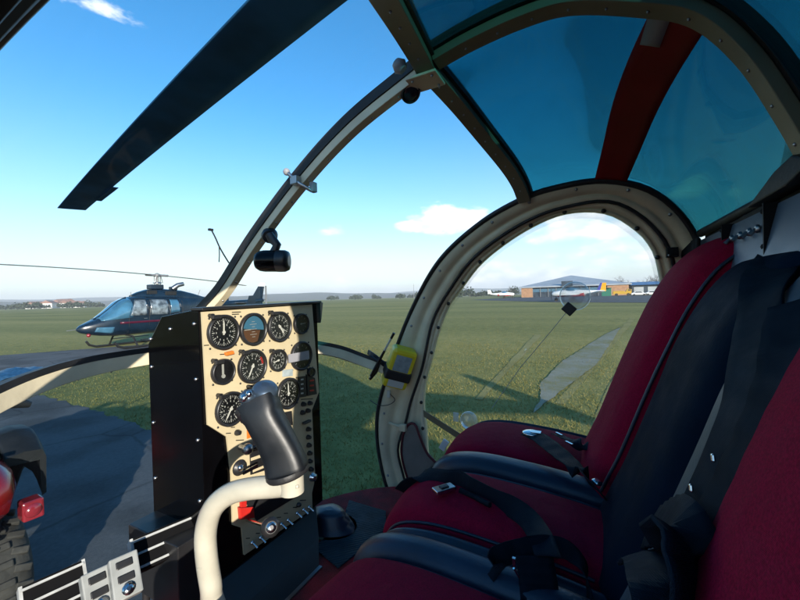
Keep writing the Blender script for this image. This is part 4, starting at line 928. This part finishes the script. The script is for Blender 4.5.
m = MB(); m.box((2.55, -.335, 2.20), (.42, .03, .16)); m.box((3.35, -.365, 2.16), (.5, .03, .18)); m.build('cowl_grille', 'quad_black', H, local=True, bevel=.01)
m = MB(); m.tube([(4.9, 0, 1.98), (5.05, 0, 2.32)], .012, 5); m.tube([(1.9, 0, 2.03), (1.9, 0, 2.22)], .01, 5); m.tube([(.02, 0, .84), (-.28, 0, .82)], .012, 5); m.build('antenna', 'heli_grey', H, local=True)
m = MB(); m.box((1.75, -.30, 1.10), (.42, .36, .30)); m.box((1.95, -.30, 1.45), (.12, .36, .5)); m.build('cabin_seat_back', 'quad_black', H, local=True)
m = MB(); m.tube([(3.0, -.12, 2.93), (3.0, .12, 2.93)], .035, 8); m.tube([(2.82, -.08, 2.62), (2.9, -.1, 2.9)], .014, 5); m.tube([(3.18, -.08, 2.62), (3.1, -.1, 2.9)], .014, 5); m.lathe([(.17, 2.60), (.17, 2.63), (.09, 2.66)], (3.0, 0, 0), (0, 0, 1), 14); m.build('swashplate', 'steel', H, local=True)
m = MB(); m.ball((.32, -.14, .60), .07, 0, 10); m.build('landing_light', 'lamp_glass', H, local=True)

# ------------------------------------------------------------------ red quad bike at the left edge
Q = thing('quad_bike', 'red quad bike with knobbly black tyres parked on the apron at the left edge', 'quad bike', (-.47, 3.24, 0), R(-3))
def wheel(x, y, r=.31, w=.24):
    m = MB(); c = V((x, y, r)); prof = []
    for k in range(15):
        a = PI*k/14; prof.append((r*.58+(r*.39)*sin(a)**.55, -w/2*cos(a)))
    m.lathe(prof, c, (1, 0, 0), 36, 0, True, False)
    n = 22
    for k in range(n):
        for row in range(3):
            a = 2*PI*(k+.5*(row % 2))/n; o = V((0, cos(a), sin(a))); tq = V((0, -sin(a), cos(a))); off = (-1, 0, 1)[row]
            rr_ = r*.965 if off == 0 else r*.93
            X_ = (V((1, 0, 0))+tq*(.35*off)).normalized()
            m.box(c+o*rr_+V((off*w*.27, 0, 0)), (w*.28, .034, .026), 1 if (k*3+row) % 3 == 0 else 0, (X_, o.cross(X_).normalized(), o))
    t = m.build('wheel', ['tyre_rubber', 'mud'], Q, local=True, bevel=.006)
    m = MB(); m.lathe([(r*.59, -w*.42), (r*.55, -w*.3), (r*.3, -w*.2), (.05, -w*.25), (.05, w*.25), (r*.3, w*.2), (r*.55, w*.3), (r*.59, w*.42)], c, (1, 0, 0), 24); m.build('rim', 'steel', t, local=True)
for x in (-.44, .44):
    for y in (-.36, .86): wheel(x, y)
m = MB(); rings = []
for y, w, zb, zt in ((-.66, .36, .66, .80), (-.62, .48, .62, .88), (-.50, .525, .60, .94), (-.25, .53, .60, .97), (.0, .46, .62, .98), (.2, .3, .64, .94)):
    rings.append([V((w*abs(cos(q))**.6*(1 if cos(q) > 0 else -1), y, (zb+zt)/2+(zt-zb)/2*abs(sin(q))**.6*(1 if sin(q) > 0 else -1))) for q in [2*PI*k/20 for k in range(20)]])
m.loft(rings, 0, True); m.build('hood', 'quad_red', Q, local=True)
m = MB(); m.box((0, -.61, .53), (.78, .05, .34), 0); m.build('grille_panel', 'quad_black', Q, local=True, bevel=.02)
m = MB()
for k in range(7): m.box((0, -.64, .40+k*.042), (.80-.012*abs(k-3), .025, .018))
m.build('grille_bars', 'quad_red', Q, local=True, bevel=.006)
for s in (-1, 1):
    m = MB(); rings = []
    for k in range(9):
        t_ = k/8; y = -.34+.62*t_; z = .985-.30*max(0, t_-.55)/.45-.10*max(0, .2-t_)/.2
        rings.append([V((s*.52, y, z-.015)), V((s*.60, y, z)), V((s*.672, y, z-.012)), V((s*.69, y, z-.06)), V((s*.685, y, z-.27)), V((s*.665, y, z-.28)), V((s*.66, y, z-.07)), V((s*.52, y, z-.06))])
    m.loft(rings, 0, True); m.build('front_fender', 'quad_black', Q, local=True, bevel=.01)
    m = MB(); m.tube([(s*.36, .06, 1.13), (s*.50, .0, 1.15), (s*.62, -.06, 1.13), (s*.70, -.05, 1.09)], [.03, .045, .04, .02], 10); m.build('hand_guard', 'quad_black', Q, local=True)
    m = MB(); m.lathe([(.036, -.05), (.037, .0), (.03, .012), (.01, .016)], (s*.56, -.61, .645), (s*.15, -1, 0), 16); m.box((s*.56, -.565, .645), (.085, .09, .10)); m.build('headlamp', 'lamp_glass', Q, local=True, bevel=.01)
    m = MB(); rings = []
    for k in range(9):
        a = PI*(.02+.96*k/8); y = .86-.40*cos(a); z = .40+.42*sin(a)**.8
        rings.append([V((s*.20, y, z+.05)), V((s*.58, y, z)), V((s*.60, y, z-.07)), V((s*.56, y, z-.06)), V((s*.20, y, z+.01))])
    m.loft(rings, 0, True); m.build('rear_fender', 'quad_red', Q, local=True)
    m = MB(); m.tube([(s*.02, .05, 1.04), (s*.16, .03, 1.12), (s*.34, .08, 1.14)], .013, 8); m.tube([(s*.34, .08, 1.14), (s*.47, .11, 1.13)], .02, 8); m.tube([(s*.30, .06, 1.13), (s*.46, .03, 1.10)], .008, 6); m.build('handlebar', 'quad_black', Q, local=True)
m = MB(); m.box((0, .55, .83), (.30, .80, .14)); m.build('saddle', 'quad_black', Q, local=True, bevel=.04)
m = MB(); m.box((0, .25, .42), (.26, 1.3, .26)); m.tube([(-.44, -.36, .31), (.44, -.36, .31)], .03, 8); m.tube([(-.44, .86, .31), (.44, .86, .31)], .03, 8); m.build('chassis', 'quad_black', Q, local=True)
m = MB()
for x in (-.25, -.12, 0, .12, .25): m.tube([(x, -.62, .98), (x, -.18, 1.04)], .009, 6)
for y in (-.62, -.4, -.18): m.tube([(-.34, y, .97+.14*(y+.62)), (.34, y, .97+.14*(y+.62))], .011, 6)
m.tube([(-.2, -.68, .42), (-.2, -.70, .75), (.2, -.70, .75), (.2, -.68, .42)], .018, 8); m.build('front_rack', 'quad_black', Q, local=True)
# blue glass reflection, built as a sheet on the verge beyond the quad
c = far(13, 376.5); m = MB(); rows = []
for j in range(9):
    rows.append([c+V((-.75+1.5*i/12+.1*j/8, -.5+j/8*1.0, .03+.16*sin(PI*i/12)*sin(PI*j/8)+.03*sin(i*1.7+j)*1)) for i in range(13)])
m.grid(rows); o = m.build('reflection', 'reflection_blue', solid=.02); tag(o, 'small bright blue glass reflection built as a sheet beyond the apron at the far left', 'reflection')

# ------------------------------------------------------------------ hangars, vehicles and aircraft beyond the field
def hz(px): return None
HX = 165.0
yl, yr = at(521.5, 296, x=HX).y, at(629, 296, x=HX).y
eave_l = 7.0; hg = thing('hangar', 'long hangar with low grey gable roof and brick end bays', 'hangar', (HX, (yl+yr)/2, 0))
ze = at(575, 285.2, x=HX).z; za = at(568, 273, x=HX).z; ya = at(568, 273, x=HX).y; W = yl-yr
k1 = yl-(yl-at(532.5, 296, x=HX).y); k2 = at(607.5, 296, x=HX).y
m = MB(); m.prism([(HX, yl, 0), (HX, k1, 0), (HX, k1, ze), (HX, yl, ze)], (40, 0, 0)); m.prism([(HX, k2, 0), (HX, yr, 0), (HX, yr, ze), (HX, k2, ze)], (40, 0, 0)); m.build('brick_bay', 'brick', hg)
m = MB(); m.box((HX+20.5, (k1+k2)/2, ze/2), (39, k1-k2-.02, ze-.02)); m.build('hall', 'hangar_door', hg)
m = MB(); n = 9
for k in range(n): 
    y = k1+(k2-k1)*(k+.5)/n; m.box((HX+.85, y, ze*.62), (.1, (k1-k2)/n*.9, ze*.28)); 
m.build('door_glazing', 'heli_glass', hg)
m = MB()
for k in range(n+1): m.box((HX+.75, k1+(k2-k1)*k/n, ze*.5), (.25, .3, ze))
m.build('door_rail', 'heli_grey', hg)
m = MB(); m.add([(HX-.6, yl+1, ze), (HX-.6, yr-1, ze), (HX+24, ya, za), (HX+41, yl+1, ze), (HX+41, yr-1, ze), (HX+26, ya, za), (HX-.6, yl+1, ze-.45), (HX-.6, yr-1, ze-.45)], [(0, 1, 2), (3, 5, 4), (0, 2, 5, 3), (1, 4, 5, 2), (0, 6, 7, 1)]); m.build('roof', 'roof_grey', hg)
m = MB(); q = at(567, 283.5, x=HX-.7); m.box(q, (.5, 4.2, 2.0)); m.build('notice_board', 'hangar_door', hg)
x2 = 175.0; a0, a1 = at(632, 296, x=x2).y, at(690, 296, x=x2).y; z2 = at(655, 281.5, x=x2).z; zg = at(655, 284.5, x=x2).z
h2 = thing('hangar', 'low shed with bright blue roof edge right of the brick bay', 'hangar', (x2, (a0+a1)/2, 0))
m = MB(); m.box((x2+10, (a0+a1)/2, zg/2), (20, a0-a1, zg)); m.build('hall', 'hangar_door', h2)
m = MB(); m.box((x2+9.5, (a0+a1)/2, (zg+z2)/2+.01), (22, a0-a1+1, z2-zg)); m.build('roof', 'hangar_blue', h2)
m = MB(); 
for k in range(4): m.box((x2-.05, a0+(a1-a0)*(k+.5)/4, zg*.45), (.1, (a0-a1)/4*.7, zg*.7))
m.build('door', 'roof_grey', h2)
def plane(label, px, py, x, length, rz, cols, group='light aircraft parked by the hangar'):
    p = at(px, py, x=x); t = thing('light_aircraft', label, 'aircraft', (p.x, p.y, 0), rz, group)
    s = length/8.0; f = lambda q: [V((a*s, b_*s, c_*s)) for a, b_, c_ in q]
    m = MB(); m.tube(f([(-3.3, 0, 1.15), (-3.0, 0, 1.2), (-1.5, 0, 1.3), (.5, 0, 1.3), (2.5, 0, 1.35), (4.2, 0, 1.5)]), [.25*s, .42*s, .55*s, .55*s, .33*s, .12*s], 12); bd = m.build('fuselage', cols[0], t, local=True)
    m = MB(); m.tube(f([(-3.1, 0, 1.1), (-1, 0, 1.13), (1.5, 0, 1.2)]), [.3*s, .52*s, .46*s], 10); m.build('belly_band', cols[1], bd, local=True)
    m = MB(); m.ball(V((-.4*s, 0, 1.75*s)), .62*s, 0, 12, (1.5, .75, .75)); m.build('canopy', 'heli_glass', t, local=True)
    m = MB(); m.prism(f([(-1.2, -4.6, 1.0), (.3, -4.6, 1.0), (.5, 4.6, 1.0), (-1.2, 4.6, 1.0)]), (0, 0, .14*s)); m.build('wing', cols[0], t, local=True)
    m = MB(); m.prism(f([(3.3, -.04, 1.5), (3.9, -.04, 2.75), (4.6, -.04, 2.75), (4.5, -.04, 1.45)]), (0, .08*s, 0)); fn = m.build('tail_fin', cols[2], t, local=True)
    m = MB(); m.prism(f([(3.25, -.06, 1.62), (3.8, -.06, 2.77), (4.05, -.06, 2.77), (3.75, -.06, 1.6)]), (0, .12*s, 0)); m.build('fin_stripe', cols[3], fn, local=True)
    m = MB(); m.prism(f([(3.6, -1.5, 1.5), (4.4, -1.5, 1.5), (4.4, 1.5, 1.5), (3.6, 1.5, 1.5)]), (0, 0, .08*s)); m.build('tailplane', cols[0], t, local=True)
    for a, b_ in ((-2.7, 0), (-.3, -1.2), (-.3, 1.2)):
        m = MB(); m.tube(f([(a, b_, 1.0), (a, b_, .3)]), .06*s, 6); m.lathe([(.28*s, -.08*s), (.28*s, .08*s)], V((a*s, b_*s, .28*s)), (0, 1, 0), 12); m.build('wheel', 'tyre_rubber', t, local=True)
    m = MB(); m.box((-3.45*s, 0, 1.15*s), (.06*s, .14*s, 1.8*s)); m.build('propeller', 'quad_black', t, local=True)
    return t
plane('white and red light aircraft left of the hangar', 503, 297, 150, 10.5, R(95), ('white_paint', 'plane_red', 'white_paint', 'white_paint'))
p = plane('light aircraft with orange and blue tail fin behind the round window vent', 574, 297, 78, 9.6, R(-97), ('white_paint', 'plane_red', 'plane_yellow', 'plane_blue'))
def car(label, px, x, col, rz=R(90), s=1):
    y = at(px, 296, x=x).y; t = thing('parked_car', label, 'car', (x, y, 0), rz, 'vehicles parked by the blue shed')
    prof = [(-2.1, .35), (-2.15, .75), (-1.2, .92), (-.6, 1.42), (.9, 1.45), (1.6, .98), (2.1, .9), (2.15, .35)]
    m = MB(); m.prism([(a*s, -.85*s, b_*s) for a, b_ in prof], (0, 1.7*s, 0)); m.build('body', col, t, bevel=.08, local=True)
    m = MB(); m.prism([(a*s, -.862*s, b_*s) for a, b_ in ((-1.05, .95), (-.58, 1.34), (.82, 1.36), (1.35, .98))], (0, 1.724*s, 0)); m.build('side_window', 'window_dark', t, local=True)
    for a in (-1.35, 1.35):
        for b_ in (-.8, .8):
            m = MB(); m.lathe([(.32*s, -.1), (.32*s, .1)], (a*s, b_*s, .32*s), (0, 1, 0), 14); m.build('wheel', 'tyre_rubber', t, local=True)
    return t
car('white car parked in front of the blue shed, left of the other white car', 639, 140, 'white_paint')
car('white car parked in front of the blue shed, nearest the door post', 653, 140, 'white_paint')
t = thing('service_truck', 'yellow service vehicle in front of the brick bay', 'truck', (150, at(622, 296, x=150).y, 0), R(90))
m = MB(); m.box((0, 0, 1.0), (5.6, 2.0, .8)); m.prism([(-2.8, -1, 1.4), (-2.8, -1, 2.2), (-1.6, -1, 2.4), (-1.0, -1, 1.4)], (0, 2, 0)); m.box((1.0, 0, 1.55), (3.4, 1.9, .3)); m.build('body', 'truck_yellow', t, bevel=.06, local=True)
for a in (-1.9, 1.7):
    for b_ in (-.95, .95): m = MB(); m.lathe([(.45, -.14), (.45, .14)], (a, b_, .45), (0, 1, 0), 14); m.build('wheel', 'tyre_rubber', t, local=True)
m = MB(); m.box((-2.2, 0, 1.95), (.9, 2.04, .4)); m.build('cab_window', 'window_dark', t, local=True)
y = at(606.5, 296, x=150).y; m = MB(); m.box((150, y, 1.4), (2, 3.0, 2.8)); m.box((149, y, 2.85), (2.3, 3.2, .14)); o = m.build('storage_container', 'bin_green', bevel=.05); tag(o, 'green storage container beside the hangar doors', 'container')

# ------------------------------------------------------------------ trees
def bare_tree(seed, h, spread):
    rnd = random.Random(seed); tr = MB(); cr = MB()
    def grow(p, d, l, r, lev):
        q = p+d*l*.5+V((rnd.uniform(-1, 1), rnd.uniform(-1, 1), 0))*l*.05; e = p+d*l
        (tr if lev < 1 else cr).tube([p, q, e], [r, r*.85, r*.65], 5 if lev < 2 else 3, 0, False)
        if lev >= 5: return
        for k in range(3 if lev else 5):
            t = rnd.uniform(.45, 1); a = rnd.uniform(0, 2*PI); nd = (d*rnd.uniform(.5, 1.0)+V((cos(a), sin(a), rnd.uniform(-.1, .5)))*spread).normalized()
            grow(p.lerp(e, t), nd, l*rnd.uniform(.52, .72), r*.5, lev+1)
    grow(V((0, 0, 0)), V((0, 0, 1)), h*.36, h*.022, 0)
    return tr, cr
def bare(seed, h, label, loc, spread=.75, group='bare winter trees behind the hangar'):
    tr, cr = bare_tree(seed, h, spread); t = thing('bare_tree', label, 'tree', loc, 0, group)
    tr.build('trunk', 'bark', t, local=True); cr.build('crown', 'bark', t, local=True); return t
X0 = 205; tps = [(613, 10), (619, 13), (624, 12), (645, 12), (652, 13.5), (660, 12.5)]
T1 = bare(3, 13, 'broad bare tree rising behind the brick bay', (X0, at(620, 296, x=X0).y, 0)); T2 = bare(8, 12, 'bare tree with thin upright twigs above the blue shed', (X0+4, at(653, 296, x=X0+4).y, 0), .6)
dup(T2, (X0+6, at(612, 296, x=X0+6).y, 0), 1.2, .85, 'smaller bare tree left of the broad bare tree by the hangar gable')
dup(T1, (X0+8, at(645, 296, x=X0+8).y, 0), 2.1, .92, 'bare tree over the left half of the blue shed')
dup(T1, (X0+3, at(661, 296, x=X0+3).y, 0), 4.0, 1.0, 'bare tree right above the shed next to the door post')
dup(T2, (X0+2, at(627, 296, x=X0+2).y, 0), 3.0, .8, 'bare tree between hangar roof end and blue shed')
dup(T1, (X0+30, at(548, 296, x=X0+30).y, 0), 1.0, .95, 'bare tree top showing over the left roof slope of the hangar')
dup(T2, (X0+15, at(511, 296, x=X0+15).y, 0), .4, .75, 'bare tree left of the hangar behind the white aircraft')
# far bushes and trees along the edge of the field
def bush(seed, w, h):
    rnd = random.Random(seed); m = MB(); tk = MB()
    for k in range(260):
        a = rnd.uniform(0, 2*PI); b_ = math.acos(rnd.uniform(-.2, 1)); rr_ = rnd.random()**.4
        c = V((w*rr_*sin(b_)*cos(a), w*rr_*sin(b_)*sin(a), h*.25+h*.72*rr_*cos(b_)*(.8+.2*sin(3*a)))); s_ = rnd.uniform(.05, .11)*w*1.6
        n_ = V((rnd.uniform(-1, 1), rnd.uniform(-1, 1), rnd.uniform(-.3, 1))).normalized(); x, y, z = frame(n_)
        m.add([c-x*s_-y*s_*.6, c+x*s_-y*s_*.3, c+x*s_*.5+y*s_, c-x*s_*.6+y*s_*.7+z*s_*.3], [(0, 1, 2, 3)], 0, False)
    tk.tube([(0, 0, 0), (0, 0, h*.5)], [w*.08, w*.04], 6)
    return m, tk
mats_b = []
for i, (w, h) in enumerate(((6, 7), (4, 8.5), (8, 6))):
    mm, tk = bush(20+i, w, h); t = thing('hedgerow_tree', '', 'tree', (0, 0, -50), 0, 'far trees along the field edge'); mm.build('crown', 'evergreen', t, local=True); tk.build('trunk', 'bark', t, local=True); mats_b.append(t)
rnd = random.Random(5); used = [False]*3
spots = [(x, 420+rnd.uniform(-60, 120)) for x in (331, 337, 355, 358, 374, 377, 400, 404, 412, 418, 425)]+[(x, 330+rnd.uniform(-40, 60)) for x in (452, 462, 470, 476, 484, 490, 498, 509, 515)]+[(x, 520+rnd.uniform(-50, 100)) for x in (5, 17, 24, 31, 46, 60, 72, 83, 88, 96, 120, 148, 170, 188)]
for i, (px, dist) in enumerate(spots):
    D = ray(px, 300); D.z = 0; D.normalize(); p = V((EYE.x, EYE.y, 0))+D*dist; k = i % 3; sc_ = rnd.uniform(.7, 1.25)
    where = 'beyond the yellow beacon' if False else ('left of the dark helicopter' if px < 70 else 'behind the dark helicopter' if px < 200 else 'between console and door arch' if px < 440 else 'left of the hangar')
    lab = ['rounded dark tree on the far field edge, ', 'taller narrow tree on the far field edge, ', 'low wide bush on the far field edge, '][k]+where
    if not used[k]: o = mats_b[k]; o.location = p; o.rotation_euler.z = rnd.uniform(0, 6); o.scale = (sc_,)*3; o['label'] = lab; used[k] = True
    else: dup(mats_b[k], p, rnd.uniform(0, 6), sc_, lab)
# village on the left horizon
hs = thing('village_house', 'white house', 'house', (0, 0, 0), 0, 'distant white village houses')
m = MB(); m.box((0, 0, 2.5), (16, 9, 5)); m.build('wall', 'house_white', hs, local=True)
m = MB(); m.prism([(-8.5, -5, 5), (-8.5, 5, 5), (-8.5, 0, 8)], (17, 0, 0)); m.build('roof', 'house_roof', hs, local=True)
m = MB(); [m.box((x, s*4.52, 2.8), (1.6, .1, 1.6)) for x in (-5.5, -2, 2, 5.5) for s in (-1, 1)]; m.build('window', 'window_dark', hs, local=True)
vill = [(36, 640, 1.1), (41, 660, 1.0), (49, 620, 1.2), (55, 650, 1.3), (60, 640, 1.2), (64, 690, 1.5), (72, 660, 1.1), (78, 640, 1.0)]
for i, (px, dist, s_) in enumerate(vill):
    D = ray(px, 300); D.z = 0; D.normalize(); p = V((EYE.x, EYE.y, 0))+D*dist
    lab = 'distant white house left of the dark helicopter nose, '+['first from the left edge', 'second from the left', 'third from the left', 'fourth from the left', 'fifth from the left', 'large one, sixth from the left', 'seventh from the left', 'nearest the helicopter nose'][i]
    if i == 0: hs.location = p; hs.rotation_euler.z = R(30); hs['label'] = lab; hs.scale = (s_,)*3
    else: dup(hs, p, R(20+17*i), s_, lab)
# radio mast
D = ray(414, 300); D.z = 0; D.normalize(); p = V((EYE.x, 0, 0))+D*380
m = MB(); m.tube([p, p+V((0, 0, 15))], [.35, .12], 6); m.box(p+V((0, 0, 13)), (2.6, .2, .2)); o = m.build('radio_mast', 'heli_grey'); tag(o, 'thin radio mast above the far trees near the cream door arch', 'mast')
# hills
def ridge(name, dist, a0, a1, hf, depth_, seed):
    rows = []; rnd = random.Random(seed); n = 90
    for j, (dd, kk) in enumerate(((0, 0), (.3, .45), (.6, .85), (1, 1), (1.5, .7), (2.2, 0))):
        row = []
        for i in range(n+1):
            a = R(a0+(a1-a0)*i/n); r_ = dist+depth_*dd; t = i/n
            h = hf(t)*kk*(1+.08*sin(t*40+j)+.05*sin(t*93+seed)); row.append(V((r_*sin(a), r_*cos(a), h-.5)))
        rows.append(row)
    m = MB(); m.grid(rows); m.build(name, 'hill_land')['kind'] = 'structure'
ridge('hills', 1500, -20, 95, lambda t: 20+14*sin(t*5.1+.5)+8*sin(t*13)+16*max(0, sin((t-.35)*4)), 500, 1)
ridge('hills', 2800, -25, 100, lambda t: 48+14*sin(t*7.3)+9*sin(t*17+1)+16*max(0, sin((t-.3)*3.5)), 900, 4)

# haze: even thin air round everything built
hm = bpy.data.materials.new('haze'); hm.use_nodes = True; hn = hm.node_tree; hn.nodes.remove(hn.nodes['Principled BSDF'])
pv = hn.nodes.new('ShaderNodeVolumePrincipled'); pv.inputs['Color'].default_value = (.86, .91, .97, 1); pv.inputs['Density'].default_value = .00034; pv.inputs['Anisotropy'].default_value = .0
hn.links.new(pv.outputs[0], hn.nodes['Material Output'].inputs['Volume']); M['haze'] = hm
m = MB(); m.box((0, 0, 58), (9800, 9800, 118)); o = m.build('haze', 'haze'); o['kind'] = 'stuff'

# ------------------------------------------------------------------ light
SUN_AZ = math.atan2(-.64, -.77); SUN_EL = R(12)
w = bpy.data.worlds.new('World'); SC.world = w; w.use_nodes = True; N, L = w.node_tree.nodes, w.node_tree.links
bg = N['Background']; bg.inputs['Strength'].default_value = .15
sk = N.new('ShaderNodeTexSky'); sk.sky_type = 'NISHITA'; sk.sun_disc = False; sk.sun_elevation = SUN_EL; sk.sun_rotation = SUN_AZ; sk.air_density = 1.0; sk.dust_density = .3; sk.ozone_density = 2.0
hs_ = N.new('ShaderNodeHueSaturation'); hs_.inputs['Saturation'].default_value = 1.4; L.new(sk.outputs[0], hs_.inputs['Color'])
tc = N.new('ShaderNodeTexCoord'); sx = N.new('ShaderNodeSeparateXYZ'); L.new(tc.outputs['Generated'], sx.inputs[0])
def math_(op, a, b_=None, c_=None, clamp=False):
    n = N.new('ShaderNodeMath'); n.operation = op; n.use_clamp = clamp
    for i, q in enumerate((a, b_, c_)):
        if q is None: continue
        if isinstance(q, (int, float)): n.inputs[i].default_value = q
        else: L.new(q, n.inputs[i])
    return n.outputs[0]
mpp = N.new('ShaderNodeMapping'); mpp.inputs['Scale'].default_value = (1, 1, 2.4); L.new(tc.outputs['Generated'], mpp.inputs[0])
n1 = N.new('ShaderNodeTexNoise'); n1.inputs['Scale'].default_value = 11; n1.inputs['Detail'].default_value = 8; n1.inputs['Roughness'].default_value = .58; L.new(mpp.outputs[0], n1.inputs[0])
def blob(px, py, wid, hgt, amt):   # a soft cloud bank in one direction of the sky
    d = ray(px, py).normalized(); r_ = V((d.y, -d.x, 0)).normalized(); u_ = r_.cross(d)
    if u_.z < 0: u_ = -u_
    def dot(v):
        n = N.new('ShaderNodeVectorMath'); n.operation = 'DOT_PRODUCT'; L.new(tc.outputs['Generated'], n.inputs[0]); n.inputs[1].default_value = v; return n.outputs['Value']
    a = math_('DIVIDE', dot(r_), wid); b_ = math_('DIVIDE', dot(u_), hgt); dd = math_('ADD', math_('MULTIPLY', a, a), math_('MULTIPLY', b_, b_))
    front = math_('GREATER_THAN', dot(d), 0.2)
    return math_('MULTIPLY', math_('MULTIPLY', math_('SUBTRACT', 1, dd, clamp=True), amt), front)
blobs = [(447, 220, .135, .055, .60), (412, 227, .06, .026, .52), (478, 225, .07, .030, .5), (585, 222, .20, .075, .54), (520, 282, .28, .065, .54), (350, 285, .30, .04, .28), (330, 232, .05, .025, .26), (690, 188, .060, .035, .50), (735, 192, .03, .016, .36), (100, 6, .10, .028, .34), (180, 28, .05, .018, .24), (310, 165, .03, .02, .2), (640, 250, .25, .06, .4)]
tot = None
for b_ in blobs: o = blob(*b_); tot = o if tot is None else math_('MAXIMUM', tot, o)
mask = math_('MULTIPLY', math_('SUBTRACT', math_('ADD', tot, n1.outputs['Fac']), .72), 4.2, clamp=True)
sm = N.new('ShaderNodeMapRange'); sm.interpolation_type = 'SMOOTHSTEP'; L.new(mask, sm.inputs['Value'])
n3 = N.new('ShaderNodeTexNoise'); n3.inputs['Scale'].default_value = 16; n3.inputs['Detail'].default_value = 6; L.new(mpp.outputs[0], n3.inputs[0])
cr_ = N.new('ShaderNodeValToRGB'); cr_.color_ramp.elements[0].position = .38; cr_.color_ramp.elements[0].color = (3.4, 3.75, 4.1, 1); cr_.color_ramp.elements[1].position = .6; cr_.color_ramp.elements[1].color = (5.0, 5.0, 4.95, 1)
L.new(n3.outputs['Fac'], cr_.inputs[0])
mxc = N.new('ShaderNodeMix'); mxc.data_type = 'RGBA'; L.new(math_('MULTIPLY', sm.outputs[0], .92), mxc.inputs[0]); L.new(hs_.outputs[0], mxc.inputs[6]); L.new(cr_.outputs[0], mxc.inputs[7])
L.new(mxc.outputs[2], bg.inputs['Color'])
# pale band of thin high haze low in the sky
lowz = math_('SUBTRACT', 1, math_('MULTIPLY', math_('ABSOLUTE', sx.outputs['Z']), 2.1), clamp=True)
hzm = N.new('ShaderNodeMix'); hzm.data_type = 'RGBA'; L.new(math_('MULTIPLY', math_('POWER', lowz, 2.1), .85), hzm.inputs[0]); L.new(hs_.outputs[0], hzm.inputs[6]); hzm.inputs[7].default_value = (3.0, 3.4, 3.65, 1); L.new(hzm.outputs[2], mxc.inputs[6])
sl = bpy.data.lights.new('sun', 'SUN'); sl.energy = 4.6; sl.angle = R(.5); sl.color = (1, .93, .82); so = bpy.data.objects.new('sun', sl); COL.objects.link(so)
sd_ = V((sin(SUN_AZ)*cos(SUN_EL), cos(SUN_AZ)*cos(SUN_EL), sin(SUN_EL))); so.rotation_euler = sd_.to_track_quat('Z', 'Y').to_euler(); so.location = (-3, -3, 6)
SC.view_settings.view_transform = 'Standard'; SC.view_settings.look = 'None'; SC.view_settings.gamma = 1; SC.view_settings.use_curve_mapping = False; SC.view_settings.exposure = 1.05
SC.render.engine = 'CYCLES'; SC.cycles.transparent_max_bounces = 32; SC.cycles.max_bounces = 8; SC.cycles.caustics_reflective = False; SC.cycles.caustics_refractive = False
